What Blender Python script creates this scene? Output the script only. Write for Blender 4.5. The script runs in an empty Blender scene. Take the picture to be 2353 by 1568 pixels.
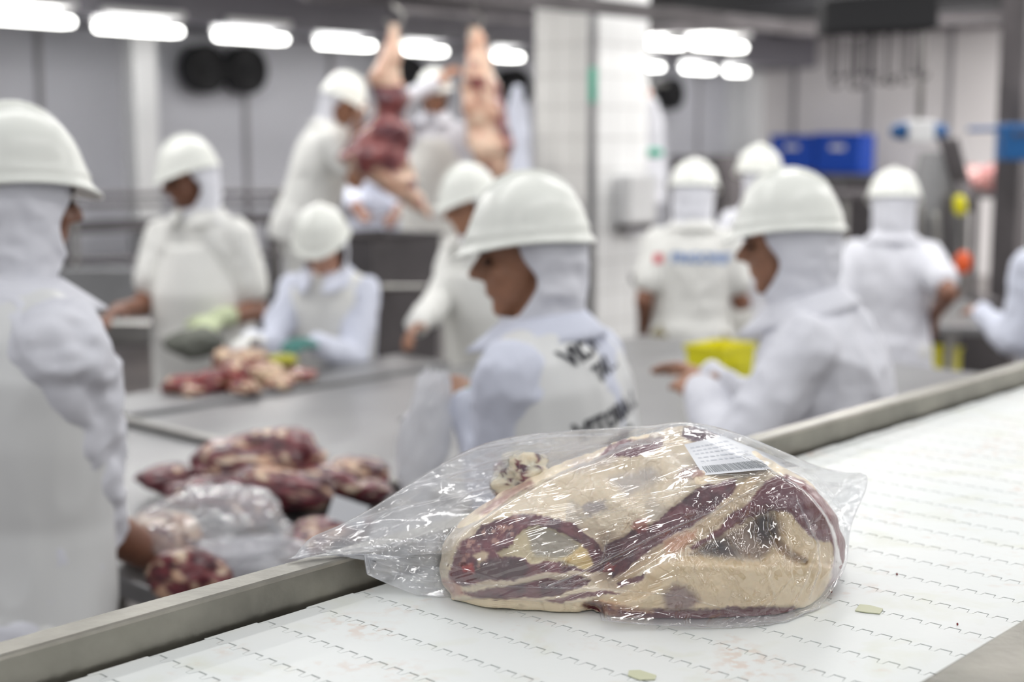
import bpy, bmesh, math, random
import numpy as np
from mathutils import Vector, Matrix, noise as mnoise
from mathutils.bvhtree import BVHTree
PI = math.pi
random.seed(7); rng = np.random.default_rng(7)
S = bpy.context.scene; C = S.collection
# ------------------------------------------------------------------ camera
CH = 1.78; PITCH = math.radians(8.0); F = 50 / 36 * 2353
cd = bpy.data.cameras.new('camera'); cam = bpy.data.objects.new('camera', cd); C.objects.link(cam)
cam.location = (0, 0, CH); cam.rotation_euler = (PI / 2 - PITCH, 0, 0)
cd.lens = 50; cd.sensor_width = 36; cd.clip_start = 0.05; cd.clip_end = 100
cd.dof.use_dof = True; cd.dof.focus_distance = 1.21; cd.dof.aperture_fstop = 3.7
S.camera = cam
# ------------------------------------------------------------------ world and lights
S.view_settings.view_transform = 'Standard'; S.view_settings.look = 'None'
S.view_settings.exposure = 0.0; S.view_settings.gamma = 1.0
W = bpy.data.worlds.new('world'); S.world = W; W.use_nodes = True
W.node_tree.nodes['Background'].inputs[0].default_value = (0.92, 0.94, 1.0, 1)
W.node_tree.nodes['Background'].inputs[1].default_value = 0.41
AZ = math.radians(42.3)
U2 = Vector((math.sin(AZ), math.cos(AZ), 0)); V2 = Vector((-math.cos(AZ), math.sin(AZ), 0))
def area(loc, sx, sy, power, col=(1, .985, .96)):
    l = bpy.data.lights.new('area_lamp', 'AREA'); l.shape = 'RECTANGLE'; l.size = sx; l.size_y = sy
    l.energy = power; l.color = col
    o = bpy.data.objects.new('area_lamp', l); C.objects.link(o)
    o.location = loc; o.rotation_euler = (0, 0, PI / 2 - AZ)
    return o
# rows of fluorescent battens overhead, running with the room
for k, off in enumerate((-5.4, -2.6, -0.6, 1.5, 3.6, 5.8, 8.2)):
    for s, L in ((-1.5, 2.6), (1.9, 2.4), (5.2, 2.6), (9.0, 2.8), (13.0, 2.8), (17.0, 2.8)):
        p = U2 * s + V2 * (off - .8)
        if p.y > 13.0: continue
        area((p.x, p.y, 3.3), L, 0.16, 16 if p.y < 4 else (36 if p.y < 8 else 95))

for x_, y_ in ((5.4, 11.5), (7.0, 13.5), (8.6, 15.2)):     # lamps added outside the frame to brighten the right-hand wall
    o_ = area((x_, y_, 3.2), 2.4, .3, 190); o_.rotation_euler = (math.radians(38), 0, -math.radians(30))
# ------------------------------------------------------------------ pixel helpers
def ray(x, y):
    a = (x - 1176.5) / F; b = (784 - y) / F
    return Vector((a, math.cos(PITCH) + b * math.sin(PITCH), -math.sin(PITCH) + b * math.cos(PITCH)))
def at(x, y, Y):
    r = ray(x, y); return Vector((0, 0, CH)) + r * (Y / r.y)
def atz(x, y, z):
    r = ray(x, y); return Vector((0, 0, CH)) + r * ((z - CH) / r.z)
def atplane(x, y, p0, n):
    r = ray(x, y); o = Vector((0, 0, CH)); return o + r * ((p0 - o).dot(n) / r.dot(n))
# ------------------------------------------------------------------ noise (numpy)
def _h(i, j, k, s):
    n = (i * 374761393 + j * 668265263 + k * 2147483647 + s * 974634777) & 0xFFFFFFFF
    n = ((n ^ (n >> 13)) * 1274126177) & 0xFFFFFFFF
    n = (n ^ (n >> 16)) & 0xFFFFFFFF
    return n / 4294967295.0
def vnoise(P, s=0):
    P = np.asarray(P, float); Fl = np.floor(P).astype(np.int64); f = P - Fl; f = f * f * (3 - 2 * f)
    r = 0
    for a in (0, 1):
        for b in (0, 1):
            for c in (0, 1):
                w = (f[:, 0] if a else 1 - f[:, 0]) * (f[:, 1] if b else 1 - f[:, 1]) * (f[:, 2] if c else 1 - f[:, 2])
                r = r + w * _h(Fl[:, 0] + a, Fl[:, 1] + b, Fl[:, 2] + c, s)
    return r * 2 - 1
def fbm(P, s=0, o=4):
    r = 0; a = 1; P = np.asarray(P, float); t = 0
    for k in range(o):
        r = r + a * vnoise(P * (2 ** k) + 17.3 * k, s + k); t += a; a *= .5
    return r / t
# ------------------------------------------------------------------ materials
def sl(c): return tuple(((v / 255) / 12.92 if v / 255 <= .04045 else ((v / 255 + .055) / 1.055) ** 2.4) for v in c) + (1,)
def mat(name, col=(200, 200, 200), rough=.6, metal=0, bump=0, bscale=60, spec=.5, var=0, vscale=8, coat=0, sss=0, em=None, ems=0, stretch=None):
    m = bpy.data.materials.new(name); m.use_nodes = True; nt = m.node_tree; b = nt.nodes['Principled BSDF']
    b.inputs['Base Color'].default_value = sl(col); b.inputs['Roughness'].default_value = rough
    b.inputs['Metallic'].default_value = metal; b.inputs['Specular IOR Level'].default_value = spec
    b.inputs['Coat Weight'].default_value = coat
    if coat: b.inputs['Coat Roughness'].default_value = .12
    if sss: b.inputs['Subsurface Weight'].default_value = sss; b.inputs['Subsurface Radius'].default_value = (.02, .008, .004); b.inputs['Subsurface Scale'].default_value = .5
    if em: b.inputs['Emission Color'].default_value = sl(em); b.inputs['Emission Strength'].default_value = ems
    tc = nt.nodes.new('ShaderNodeTexCoord')
    vec = tc.outputs['Object']
    if stretch:
        mp = nt.nodes.new('ShaderNodeMapping'); mp.inputs['Scale'].default_value = stretch; nt.links.new(vec, mp.inputs[0]); vec = mp.outputs[0]
    if var:
        n = nt.nodes.new('ShaderNodeTexNoise'); n.inputs['Scale'].default_value = vscale; n.inputs['Detail'].default_value = 5
        nt.links.new(vec, n.inputs['Vector'])
        r = nt.nodes.new('ShaderNodeValToRGB'); r.color_ramp.elements[0].position = .3; r.color_ramp.elements[1].position = .7
        r.color_ramp.elements[0].color = sl([max(0, v * (1 - var)) for v in col]); r.color_ramp.elements[1].color = sl([min(255, v * (1 + var * .5)) for v in col])
        nt.links.new(n.outputs[0], r.inputs[0]); nt.links.new(r.outputs[0], b.inputs['Base Color'])
    if bump:
        n = nt.nodes.new('ShaderNodeTexNoise'); n.inputs['Scale'].default_value = bscale; n.inputs['Detail'].default_value = 4
        nt.links.new(vec, n.inputs['Vector'])
        bp = nt.nodes.new('ShaderNodeBump'); bp.inputs['Strength'].default_value = bump; bp.inputs['Distance'].default_value = .01
        nt.links.new(n.outputs[0], bp.inputs['Height']); nt.links.new(bp.outputs[0], b.inputs['Normal'])
    return m
M = {}
M['cotton'] = mat('white_cotton', (226, 227, 234), .9, bump=.15, bscale=30, spec=.2)
M['cotton_blue'] = mat('bluish_white_cotton', (216, 220, 234), .9, bump=.15, bscale=30, spec=.2)
M['cotton_warm'] = mat('warm_white_cotton', (228, 228, 224), .9, bump=.12, bscale=25, spec=.2)
M['vinyl'] = mat('white_vinyl', (226, 227, 226), .38, bump=.12, bscale=14, spec=.5)
M['khaki'] = mat('khaki_cloth', (140, 132, 100), .9)
M['helmet'] = mat('helmet_plastic', (236, 238, 231), .3, spec=.5)
M['rubber_white'] = mat('white_rubber', (205, 205, 200), .5)
M['hair'] = mat('dark_hair', (28, 22, 20), .6)
M['eyew'] = mat('eye_dark', (40, 28, 24), .2)
def skinmat(n, c): return mat(n, c, .5, sss=.15, var=.12, vscale=14, bump=.08, bscale=90)
M['skin'] = skinmat('tan_skin', (168, 122, 96)); M['skin_dark'] = skinmat('brown_skin', (134, 92, 72)); M['skin_light'] = skinmat('light_skin', (196, 150, 128))
M['steel'] = mat('stainless_steel', (158, 156, 152), .36, 1, bump=.05, bscale=120, var=.12, vscale=6)
M['steel_dull'] = mat('dull_stainless_steel', (142, 142, 143), .42, .6, var=.12, vscale=2.2, bump=.04, bscale=20)
M['steel_dark'] = mat('dark_steel', (92, 88, 90), .5, .4, var=.15, vscale=5)
M['black'] = mat('black_plastic', (22, 22, 26), .6)
M['black_grille'] = mat('black_grille', (12, 12, 14), .7)
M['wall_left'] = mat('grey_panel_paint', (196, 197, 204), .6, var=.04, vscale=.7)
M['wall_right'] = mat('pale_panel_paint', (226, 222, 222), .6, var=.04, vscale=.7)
M['panel_joint'] = mat('panel_joint_strip', (140, 138, 142), .6)
M['white_paint'] = mat('white_gloss_paint', (226, 227, 228), .4)
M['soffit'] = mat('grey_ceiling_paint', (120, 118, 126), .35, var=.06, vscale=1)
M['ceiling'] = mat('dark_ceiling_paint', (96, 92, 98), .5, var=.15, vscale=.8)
M['floor'] = mat('wet_grey_floor', (104, 98, 96), .3, var=.25, vscale=1.6)
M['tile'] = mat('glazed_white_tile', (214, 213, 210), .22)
M['tile_lit'] = mat('lit_white_tile', (232, 233, 233), .2)  # same tile, with the light on the brighter column face put into its colour
M['grout'] = mat('tile_grout', (182, 180, 176), .8)
M['blue'] = mat('blue_plastic', (18, 72, 178), .45)
M['blue_box'] = mat('blue_painted_metal', (20, 84, 140), .4)
M['yellow'] = mat('yellow_plastic', (226, 218, 24), .45)
M['orange'] = mat('orange_plastic', (224, 92, 40), .45)
M['green'] = mat('teal_plastic', (24, 160, 130), .4)
M['green_glove'] = mat('teal_rubber', (60, 116, 110), .5)
M['pale_green'] = mat('pale_green_rubber', (196, 206, 168), .6)
M['mesh_glove'] = mat('steel_mesh_glove', (110, 112, 104), .5, .5, bump=.5, bscale=200)
M['text'] = mat('black_print', (44, 44, 52), .8)
M['text_blue'] = mat('blue_print', (120, 150, 200), .8)
M['text_red'] = mat('red_print', (214, 100, 110), .8)
M['lamp'] = mat('lit_tube', (255, 255, 255), .5, em=(255, 255, 250), ems=9)
M['lampbody'] = mat('lit_reflector', (246, 246, 246), .25)
M['belt'] = None
# ------------------------------------------------------------------ object helpers
def link(name, me, m, parent=None, smooth=True):
    o = bpy.data.objects.new(name, me); C.objects.link(o)
    if m is not None:
        if isinstance(m, (list, tuple)):
            for q in m: me.materials.append(q)
        else: me.materials.append(m)
    if smooth and len(me.polygons): me.polygons.foreach_set('use_smooth', [True] * len(me.polygons))
    if parent: o.parent = parent
    return o
def obj(name, bm, m, parent=None, smooth=False, recalc=True):
    if recalc: bmesh.ops.recalc_face_normals(bm, faces=bm.faces)
    me = bpy.data.meshes.new(name); bm.to_mesh(me); bm.free()
    o = link(name, me, m, None, smooth)
    if parent is not None:
        o.parent = parent; o.matrix_parent_inverse = parent.matrix_basis.inverted()
    return o
def reparent(o, parent):
    o.parent = parent; o.matrix_parent_inverse = parent.matrix_basis.inverted(); return o
def tag(o, label=None, cat=None, group=None, kind=None):
    if label: o['label'] = label
    if cat: o['category'] = cat
    if group: o['group'] = group
    if kind: o['kind'] = kind
    return o
def thing(name, loc, label, cat, group=None):
    o = bpy.data.objects.new(name, None); C.objects.link(o); o.location = loc; o.empty_display_size = .05
    return tag(o, label, cat, group)
def box(bm, c, sx, sy, sz, ax=None, bev=0):
    """box centred at c, sizes along axes (default U2,V2,Z)"""
    ax = ax or (U2, V2, Vector((0, 0, 1))); c = Vector(c)
    vs = [bm.verts.new(c + ax[0] * (i * sx / 2) + ax[1] * (j * sy / 2) + ax[2] * (k * sz / 2)) for i in (-1, 1) for j in (-1, 1) for k in (-1, 1)]
    fs = [(0, 1, 3, 2), (4, 6, 7, 5), (0, 4, 5, 1), (2, 3, 7, 6), (0, 2, 6, 4), (1, 5, 7, 3)]
    r = [bm.faces.new([vs[i] for i in f]) for f in fs]
    if bev:
        es = list({e for f in r for e in f.edges}); bmesh.ops.bevel(bm, geom=es, offset=bev, segments=2, affect='EDGES', profile=.5)
XYZ = (Vector((1, 0, 0)), Vector((0, 1, 0)), Vector((0, 0, 1)))
def loft(bm, rings, n=16, cap=True):
    """rings: (centre, a, b)"""
    prev = None; first = None
    for c, a, b in rings:
        vs = [bm.verts.new(c + a * math.cos(2 * PI * i / n) + b * math.sin(2 * PI * i / n)) for i in range(n)]
        if prev:
            for i in range(n): bm.faces.new((prev[i], prev[(i + 1) % n], vs[(i + 1) % n], vs[i]))
        else: first = vs
        prev = vs
    if cap: bm.faces.new(first[::-1]); bm.faces.new(prev)
def perp(d):
    d = d.normalized(); t = Vector((0, 0, 1)) if abs(d.z) < .9 else Vector((1, 0, 0))
    a = d.cross(t).normalized(); return a, d.cross(a).normalized()
def limb(bm, p0, p1, r0, r1, n=12, rnd=True):
    p0 = Vector(p0); p1 = Vector(p1); d = (p1 - p0)
    if d.length < 1e-6: d = Vector((0, 0, 1e-4))
    d.normalize(); a, b = perp(d); rings = []
    if rnd:
        for t in (80, 50, 25): s = math.radians(t); rings.append((p0 - d * r0 * math.sin(s), a * r0 * math.cos(s), b * r0 * math.cos(s)))
    rings.append((p0, a * r0, b * r0)); rings.append((p1, a * r1, b * r1))
    if rnd:
        for t in (25, 50, 80): s = math.radians(t); rings.append((p1 + d * r1 * math.sin(s), a * r1 * math.cos(s), b * r1 * math.cos(s)))
    loft(bm, rings, n)
def chain(bm, pts, rs, n=12):
    for i in range(len(pts) - 1): limb(bm, pts[i], pts[i + 1], rs[i], rs[i + 1], n)
def tube(bm, pts, r, n=10): chain(bm, [Vector(p) for p in pts], [r] * len(pts), n)
def ellip(bm, c, ax, ay, az_, n=16, m=10):
    rings = []
    for i in range(1, m):
        t = -PI / 2 + PI * i / m; rings.append((c + az_ * math.sin(t), ax * math.cos(t), ay * math.cos(t)))
    t = -PI / 2 + PI * .15 / m; rings.insert(0, (c + az_ * math.sin(t), ax * math.cos(t), ay * math.cos(t)))
    rings.append((c - az_ * math.sin(t), ax * math.cos(t), ay * math.cos(t)))
    loft(bm, rings, n)
def remesh(bm, voxel, smooth=4):
    me = bpy.data.meshes.new('tmp'); bmesh.ops.recalc_face_normals(bm, faces=bm.faces); bm.to_mesh(me); bm.free()
    o = bpy.data.objects.new('tmp', me); C.objects.link(o)
    r = o.modifiers.new('r', 'REMESH'); r.mode = 'VOXEL'; r.voxel_size = voxel
    if smooth: s = o.modifiers.new('s', 'SMOOTH'); s.factor = .5; s.iterations = smooth
    dg = bpy.context.evaluated_depsgraph_get(); out = bpy.data.meshes.new_from_object(o.evaluated_get(dg))
    bpy.data.objects.remove(o); bpy.data.meshes.remove(me)
    return out
def vco(me):
    a = np.empty(len(me.vertices) * 3); me.vertices.foreach_get('co', a); return a.reshape(-1, 3)
def setco(me, a): me.vertices.foreach_set('co', np.ascontiguousarray(a).ravel()); me.update()
def vno(me):
    a = np.empty(len(me.vertices) * 3); me.vertex_normals.foreach_get('vector', a); return a.reshape(-1, 3)
def displace(me, amp, scale, seed=0, stretch=(1, 1, 1), o=3, ridged=False):
    P = vco(me); N = vno(me); n = fbm(P * scale * np.array(stretch), seed, o)
    if ridged: n = .5 - np.abs(n) * 2
    setco(me, P + N * (n * amp)[:, None])
def colattr(me, col, name='Col'):
    a = me.color_attributes.new(name, 'FLOAT_COLOR', 'POINT')
    c = np.ones((len(me.vertices), 4)); c[:, :3] = col; a.data.foreach_set('color', c.ravel())
def s2l(c):
    c = np.asarray(c, float) / 255; return np.where(c <= .04045, c / 12.92, ((c + .055) / 1.055) ** 2.4)

# ================================================================== SETTING
ZC = CH + 1.6                     # ceiling
CORNER = Vector((3.45, 21.6, 0))  # far corner of the room
LN = -V2                          # left wall faces the room along -V2
def ux(p, s, v, z=0): return p + U2 * s + V2 * v + Vector((0, 0, z))
bm = bmesh.new(); box(bm, (U2 * 8 + V2 * 0) + Vector((0, 0, -.05)), 36, 30, .1)
tag(obj('floor', bm, M['floor']), kind='structure')
bm = bmesh.new(); box(bm, ux(CORNER, -13, .1, ZC / 2), 27, .2, ZC)
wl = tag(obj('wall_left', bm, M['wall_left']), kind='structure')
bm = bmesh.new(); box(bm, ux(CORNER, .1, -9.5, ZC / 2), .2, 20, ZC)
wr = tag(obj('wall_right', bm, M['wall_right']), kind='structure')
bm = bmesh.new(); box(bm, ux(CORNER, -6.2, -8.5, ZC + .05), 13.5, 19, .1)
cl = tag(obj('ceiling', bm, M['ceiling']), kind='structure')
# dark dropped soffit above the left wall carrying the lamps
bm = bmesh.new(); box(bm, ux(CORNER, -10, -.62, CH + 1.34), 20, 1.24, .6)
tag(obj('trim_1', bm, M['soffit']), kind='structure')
# wall panel joints
for s in (1.15, 2.3, 3.45, 4.6, 5.75, 6.9, 8.05, 9.2, 10.35, 11.5, 12.65):
    bm = bmesh.new(); box(bm, ux(CORNER, -s, -.012, (CH + 1.0) / 2), .05, .024, CH + 1.0)
    obj('panel_joint', bm, M['panel_joint'], wl)
for v in (.9, 2.1, 3.3, 4.5, 5.7, 6.9, 8.1, 9.3):
    bm = bmesh.new(); box(bm, ux(CORNER, -.012, -v, ZC / 2), .024, .06, ZC)
    obj('panel_joint', bm, M['panel_joint'], wr)
bm = bmesh.new(); box(bm, ux(CORNER, -.2, -.12, ZC / 2), .4, .5, ZC)
tag(obj('trim_2', bm, M['white_paint']), kind='structure')
# ceiling beams (dark) of the right part
for i, s in enumerate((1.2, 3.0, 4.8, 6.6, 8.4)):
    bm = bmesh.new(); box(bm, ux(CORNER, -s, -6.5, ZC - .09), .14, 10.5, .18)
    obj('ceiling_beam', bm, M['steel_dark'], cl)

# ---- fluorescent fixtures
def fixture(c, L, label):
    t = thing('fluorescent_lamp', c, label, 'lamp', 'ceiling fluorescent lamps')
    bm = bmesh.new(); box(bm, c + Vector((0, 0, .13)), L, .30, .06, bev=.01); obj('housing', bm, M['lampbody'], t)
    bm = bmesh.new(); box(bm, c + Vector((0, 0, .075)) + V2 * .13, L * .97, .012, .11); obj('reflector', bm, M['lampbody'], t)
    for w in (-.05, .05):
        bm = bmesh.new(); limb(bm, c - U2 * L * .48 + V2 * w, c + U2 * L * .48 + V2 * w, .035, .035, 10)
        obj('lamp_tube', bm, M['lamp'], t, True)
names = ['nearest to the left frame edge', 'above the white wall post', 'above the black pair of fans', 'above and left of the first hanging carcass',
         'between the two hanging carcasses', 'just left of the tiled column', 'just right of the tiled column in the back row', 'second right of the tiled column in the back row', 'last one by the far corner']
row = [(75, 46, -60, 150), (320, 68, 205, 437), (578, 87, 478, 683), (795, 103, 712, 882), (978, 117, 917, 1042), (1168, 131, 1132, 1208),
       (1496, 154, 1455, 1536), (1605, 160, 1547, 1664), (1692, 166, 1672, 1714)]
ZL = CH + .95
for (x, y, x0, x1), nm in zip(row, names):
    a = atz(x0 + 12, y, ZL); b = atz(x1 - 12, y, ZL)
    # project ends on the lamp row
    c = atz(x, y, ZL); L = abs((b - a).x) / U2.x * .66
    fixture(c, max(.3, min(L, 1.2)), 'lit fluorescent ceiling lamp ' + nm)
for (x, y, w, nm) in [(1512, 100, 1.05, 'front row, half hidden by the tiled column'), (1652, 106, 1.15, 'front row, right end beside the far corner')]:
    fixture(atz(x, y, ZL), w * .66, 'lit fluorescent ceiling lamp in the ' + nm)
for (x, y, nm) in [(1187, 36, 'left of the tiled column'), (2077, 19, 'left of the two at the top right'), (2140, 25, 'right of the two at the top right')]:  # bright spot reflections, imitated by small glowing bulbs added under the ceiling
    c = atz(x, y, ZC - .12); t = thing('reflection_spot', c, 'small round glowing spot standing for a reflection ' + nm, 'lamp', 'glowing reflection spots')
    bm = bmesh.new(); ellip(bm, c, XYZ[0] * .1, XYZ[1] * .1, XYZ[2] * .07); obj('spot_glow', bm, M['lamp'], t, True)
    bm = bmesh.new(); box(bm, c + Vector((0, 0, .09)), .16, .16, .06); obj('spot_base', bm, M['white_paint'], t)

# ---- evaporator fans on the left wall
def at_left(x, y, off=.0): return atplane(x, y, CORNER - V2 * off, V2)
def fan(px, py, r, label, arm):
    c = at_left(px, py, .22)
    t = thing('wall_fan', c, label, 'fan', 'black wall fans')
    bm = bmesh.new(); a, b = U2, Vector((0, 0, 1))
    loft(bm, [(c + V2 * .18, a * r * .7, b * r * .7), (c + V2 * .12, a * r, b * r), (c - V2 * .02, a * r * 1.03, b * r * 1.03), (c - V2 * .03, a * r, b * r)], 28)
    obj('fan_housing', bm, M['black'], t, False)
    for k in range(5):
        bm = bmesh.new(); q = r * (.2 + .19 * k)
        pts = [c - V2 * .045 + a * q * math.cos(w * PI / 12) + b * q * math.sin(w * PI / 12) for w in range(25)]
        tube(bm, pts, .007, 6); obj('guard_ring', bm, M['black_grille'], t)
    bm = bmesh.new(); ellip(bm, c - V2 * .05, a * .05, V2 * .03, b * .05); obj('fan_hub', bm, M['black'], t, True)
    bm = bmesh.new(); box(bm, c + V2 * .2, .1, .08, .2); obj('fan_bracket', bm, M['black'], t)
    if arm:
        bm = bmesh.new(); box(bm, c + U2 * arm + V2 * .05, abs(arm) * 1.2, .08, .1); obj('fan_arm', bm, M['black'], t)
fan(473, 158, .235, 'round black wall fan, left one of the pair under the lamps', .2)
fan(567, 161, .235, 'round black wall fan, right one of the pair under the lamps', 0)
fan(938, 182, .26, 'round black wall fan behind the first hanging carcass', 0)
fan(1186, 205, .25, 'round black wall fan just left of the tiled column', 0)
fan(1546, 216, .215, 'round black wall fan right of the tiled column', 0)

# ---- white post against left wall
bm = bmesh.new(); p = at_left(322, 240, .5); box(bm, Vector((p.x, p.y, (CH + 1.05) / 2)), .26, .2, CH + 1.05, bev=.01)
tag(obj('trim_3', bm, M['white_paint']), kind='structure')

# ---- tiled column
CP = at(1366, 500, 9.2); CP.z = 0
ct = bpy.data.objects.new('trim_4', None); C.objects.link(ct); ct.location = CP; tag(ct, kind='structure')
cw, ch2 = .52, ZC
bm = bmesh.new(); box(bm, CP + V2 * (cw / 2) + U2 * (.28) + Vector((0, 0, ch2 / 2)), .54, cw - .02, ch2)
obj('column_core', bm, M['grout'], ct)
ts = .2
tm = {}
def tile_mesh(w, h, name):
    b = bmesh.new(); box(b, (0, 0, 0), w - .006, .012, h - .006, XYZ, .0015); me = bpy.data.meshes.new(name); bmesh.ops.recalc_face_normals(b, faces=b.faces); b.to_mesh(me); b.free(); return me
ta = tile_mesh(cw / 3, ts, 'tile'); ta.materials.append(M['tile']); tb = tile_mesh(.18, ts, 'tile_b'); tb.materials.append(M['tile_lit'])
for r in range(17):
    z = ts * (r + .5)
    for c in range(3):
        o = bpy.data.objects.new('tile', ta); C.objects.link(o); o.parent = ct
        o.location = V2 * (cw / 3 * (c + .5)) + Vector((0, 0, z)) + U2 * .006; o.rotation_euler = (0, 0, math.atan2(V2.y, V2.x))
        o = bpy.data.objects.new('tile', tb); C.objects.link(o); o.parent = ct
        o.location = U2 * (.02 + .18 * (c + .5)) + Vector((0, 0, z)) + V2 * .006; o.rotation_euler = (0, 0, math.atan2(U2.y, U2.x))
bm = bmesh.new(); tube(bm, [CP + Vector((0, 0, 0)) - U2 * .03 - V2 * .0, CP + Vector((0, 0, ch2)) - U2 * .03], .028, 12)
t = tag(obj('conduit_pipe', bm, M['steel_dull'], None, True), 'thin grey conduit pipe running up the corner of the tiled column', 'pipe')
c = at(1362, 200, 9.12); bm = bmesh.new(); limb(bm, c - Vector((0, 0, .08)), c + Vector((0, 0, .1)), .026, .026)
tag(obj('green_bottle', bm, M['green'], None, True), 'small green bottle fixed high on the edge of the tiled column', 'bottle')
# dispenser
c = CP + U2 * .34 - V2 * .07; c.z = at(1428, 470, 9.3).z
t = thing('towel_dispenser', c, 'white paper towel dispenser hung on the tiled column', 'dispenser')
bm = bmesh.new(); box(bm, c + Vector((0, 0, .03)), .30, .13, .32, bev=.02); obj('casing', bm, M['white_paint'], t)
bm = bmesh.new(); box(bm, c - Vector((0, 0, .15)), .26, .1, .03); obj('towel_slot', bm, M['steel_dark'], t)
bm = bmesh.new(); box(bm, c - Vector((0, 0, .17)) - V2 * .01, .2, .002, .06); obj('paper_towel', bm, M['cotton'], t)

# ================================================================== CONVEYOR
ZB = 1.38; BP = Vector((-.115, 1.258, ZB)); BW = .505
def bp(s, w, z=0): return BP + U2 * s - V2 * w + Vector((0, 0, z))   # s along belt, w across to the right
m = bpy.data.materials.new('belt_plastic'); m.use_nodes = True; nt = m.node_tree; b = nt.nodes['Principled BSDF']
b.inputs['Roughness'].default_value = .42; b.inputs['Subsurface Weight'].default_value = 0
tc = nt.nodes.new('ShaderNodeTexCoord'); geo = nt.nodes.new('ShaderNodeNewGeometry')
def nz(scale, det, lo, hi, c0, c1, dist=0, vec=None):
    n = nt.nodes.new('ShaderNodeTexNoise'); n.inputs['Scale'].default_value = scale; n.inputs['Detail'].default_value = det; n.inputs['Distortion'].default_value = dist
    nt.links.new(vec or geo.outputs['Position'], n.inputs['Vector'])
    r = nt.nodes.new('ShaderNodeValToRGB'); r.color_ramp.elements[0].position = lo; r.color_ramp.elements[1].position = hi
    r.color_ramp.elements[0].color = c0; r.color_ramp.elements[1].color = c1; nt.links.new(n.outputs[0], r.inputs[0]); return r
def mixc(f, a, bb, mode='MIX'):
    x = nt.nodes.new('ShaderNodeMix'); x.data_type = 'RGBA'; x.blend_type = mode
    for s_, v in ((0, f), (6, a), (7, bb)):
        if hasattr(v, 'links') or hasattr(v, 'is_linked'): nt.links.new(v, x.inputs[s_])
        else: x.inputs[s_].default_value = v
    return x.outputs[2]
base = nz(5, 3, .35, .7, sl((222, 226, 224)), sl((228, 230, 228)))
g1 = nz(14, 6, .54, .72, (0, 0, 0, 1), (.38, .38, .38, 1), .6)
c1 = mixc(g1.outputs[0], base.outputs[0], sl((206, 208, 182)))
g2 = nz(7, 8, .53, .66, (0, 0, 0, 1), (.38, .38, .38, 1), 1.2)
n3 = nz(90, 5, .48, .62, (0, 0, 0, 1), (1, 1, 1, 1))
mm = nt.nodes.new('ShaderNodeMath'); mm.operation = 'MULTIPLY'; nt.links.new(g2.outputs[0], mm.inputs[0]); nt.links.new(n3.outputs[0], mm.inputs[1])
c2 = mixc(mm.outputs[0], c1, sl((200, 160, 132)))
nt.links.new(c2, b.inputs['Base Color'])
n = nt.nodes.new('ShaderNodeTexNoise'); n.inputs['Scale'].default_value = 70; n.inputs['Detail'].default_value = 5; nt.links.new(geo.outputs['Position'], n.inputs['Vector'])
bpn = nt.nodes.new('ShaderNodeBump'); bpn.inputs['Strength'].default_value = .12; bpn.inputs['Distance'].default_value = .003
nt.links.new(n.outputs[0], bpn.inputs['Height']); nt.links.new(bpn.outputs[0], b.inputs['Normal'])
M['belt'] = m
M['belt_under'] = mat('belt_underside', (150, 146, 108), .8)
conv = thing('conveyor', bp(0, BW / 2, -ZB), 'raised conveyor with white modular plastic belt between stainless steel rails', 'conveyor')
per, pitch, TH = .0172, .0532, .009
def belt_row(x0):
    """outline in (w, s): near edge has slots? near side seam at s=0, far side seam at s=pitch"""
    pts = []; w = x0; far = []; near = []
    nT = int((BW - .004) / per)
    # tooth of this row points +s into the next row; slot of this row (near side) receives teeth of the previous one
    def edge(s0, gap, side):
        e = []; 
        e.append((x0 + .002, s0))
        for i in range(nT):
            a = .004 + i * per
            b0, b1, t0, t1 = a + .0022 - side * 1.6, a + .0142 + side, a + .0034 - side * 1.6, a + .0128 + side
            e += [(b0, s0), (t0, s0 + .0070 + gap), (t1, s0 + .0070 + gap), (b1, s0)]
        e.append((x0 + BW - .002, s0)); return e
    far = edge(pitch - .0003, 0, 0); near = edge(0, .0017, .00035)
    b = bmesh.new(); top = [b.verts.new((x, y, 0)) for x, y in near] + [b.verts.new((x, y, 0)) for x, y in far[::-1]]
    f = b.faces.new(top); r = bmesh.ops.extrude_face_region(b, geom=[f])
    for v in [g for g in r['geom'] if isinstance(g, bmesh.types.BMVert)]: v.co.z -= TH
    bmesh.ops.triangulate(b, faces=[f for f in b.faces if len(f.verts) > 4])
    bmesh.ops.recalc_face_normals(b, faces=b.faces)
    me = bpy.data.meshes.new('belt_link'); b.to_mesh(me); b.free(); me.materials.append(M['belt']); return me
rows = [belt_row(0.0), belt_row(.0022)]
RM = Matrix((( -V2.x, U2.x, 0, 0), (-V2.y, U2.y, 0, 0), (0, 0, 1, 0), (0, 0, 0, 1)))
for i in range(-10, 42):
    o = bpy.data.objects.new('belt_row', rows[i % 2]); C.objects.link(o); o.parent = conv
    o.matrix_parent_inverse = conv.matrix_basis.inverted()
    o.matrix_basis = Matrix.Translation(bp(i * pitch + .012, -.0015, 0)) @ RM
bm = bmesh.new(); box(bm, bp(.85, BW / 2, -.018), 3.1, BW - .02, .014); obj('belt_bed', bm, M['belt_under'], conv)
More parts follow.
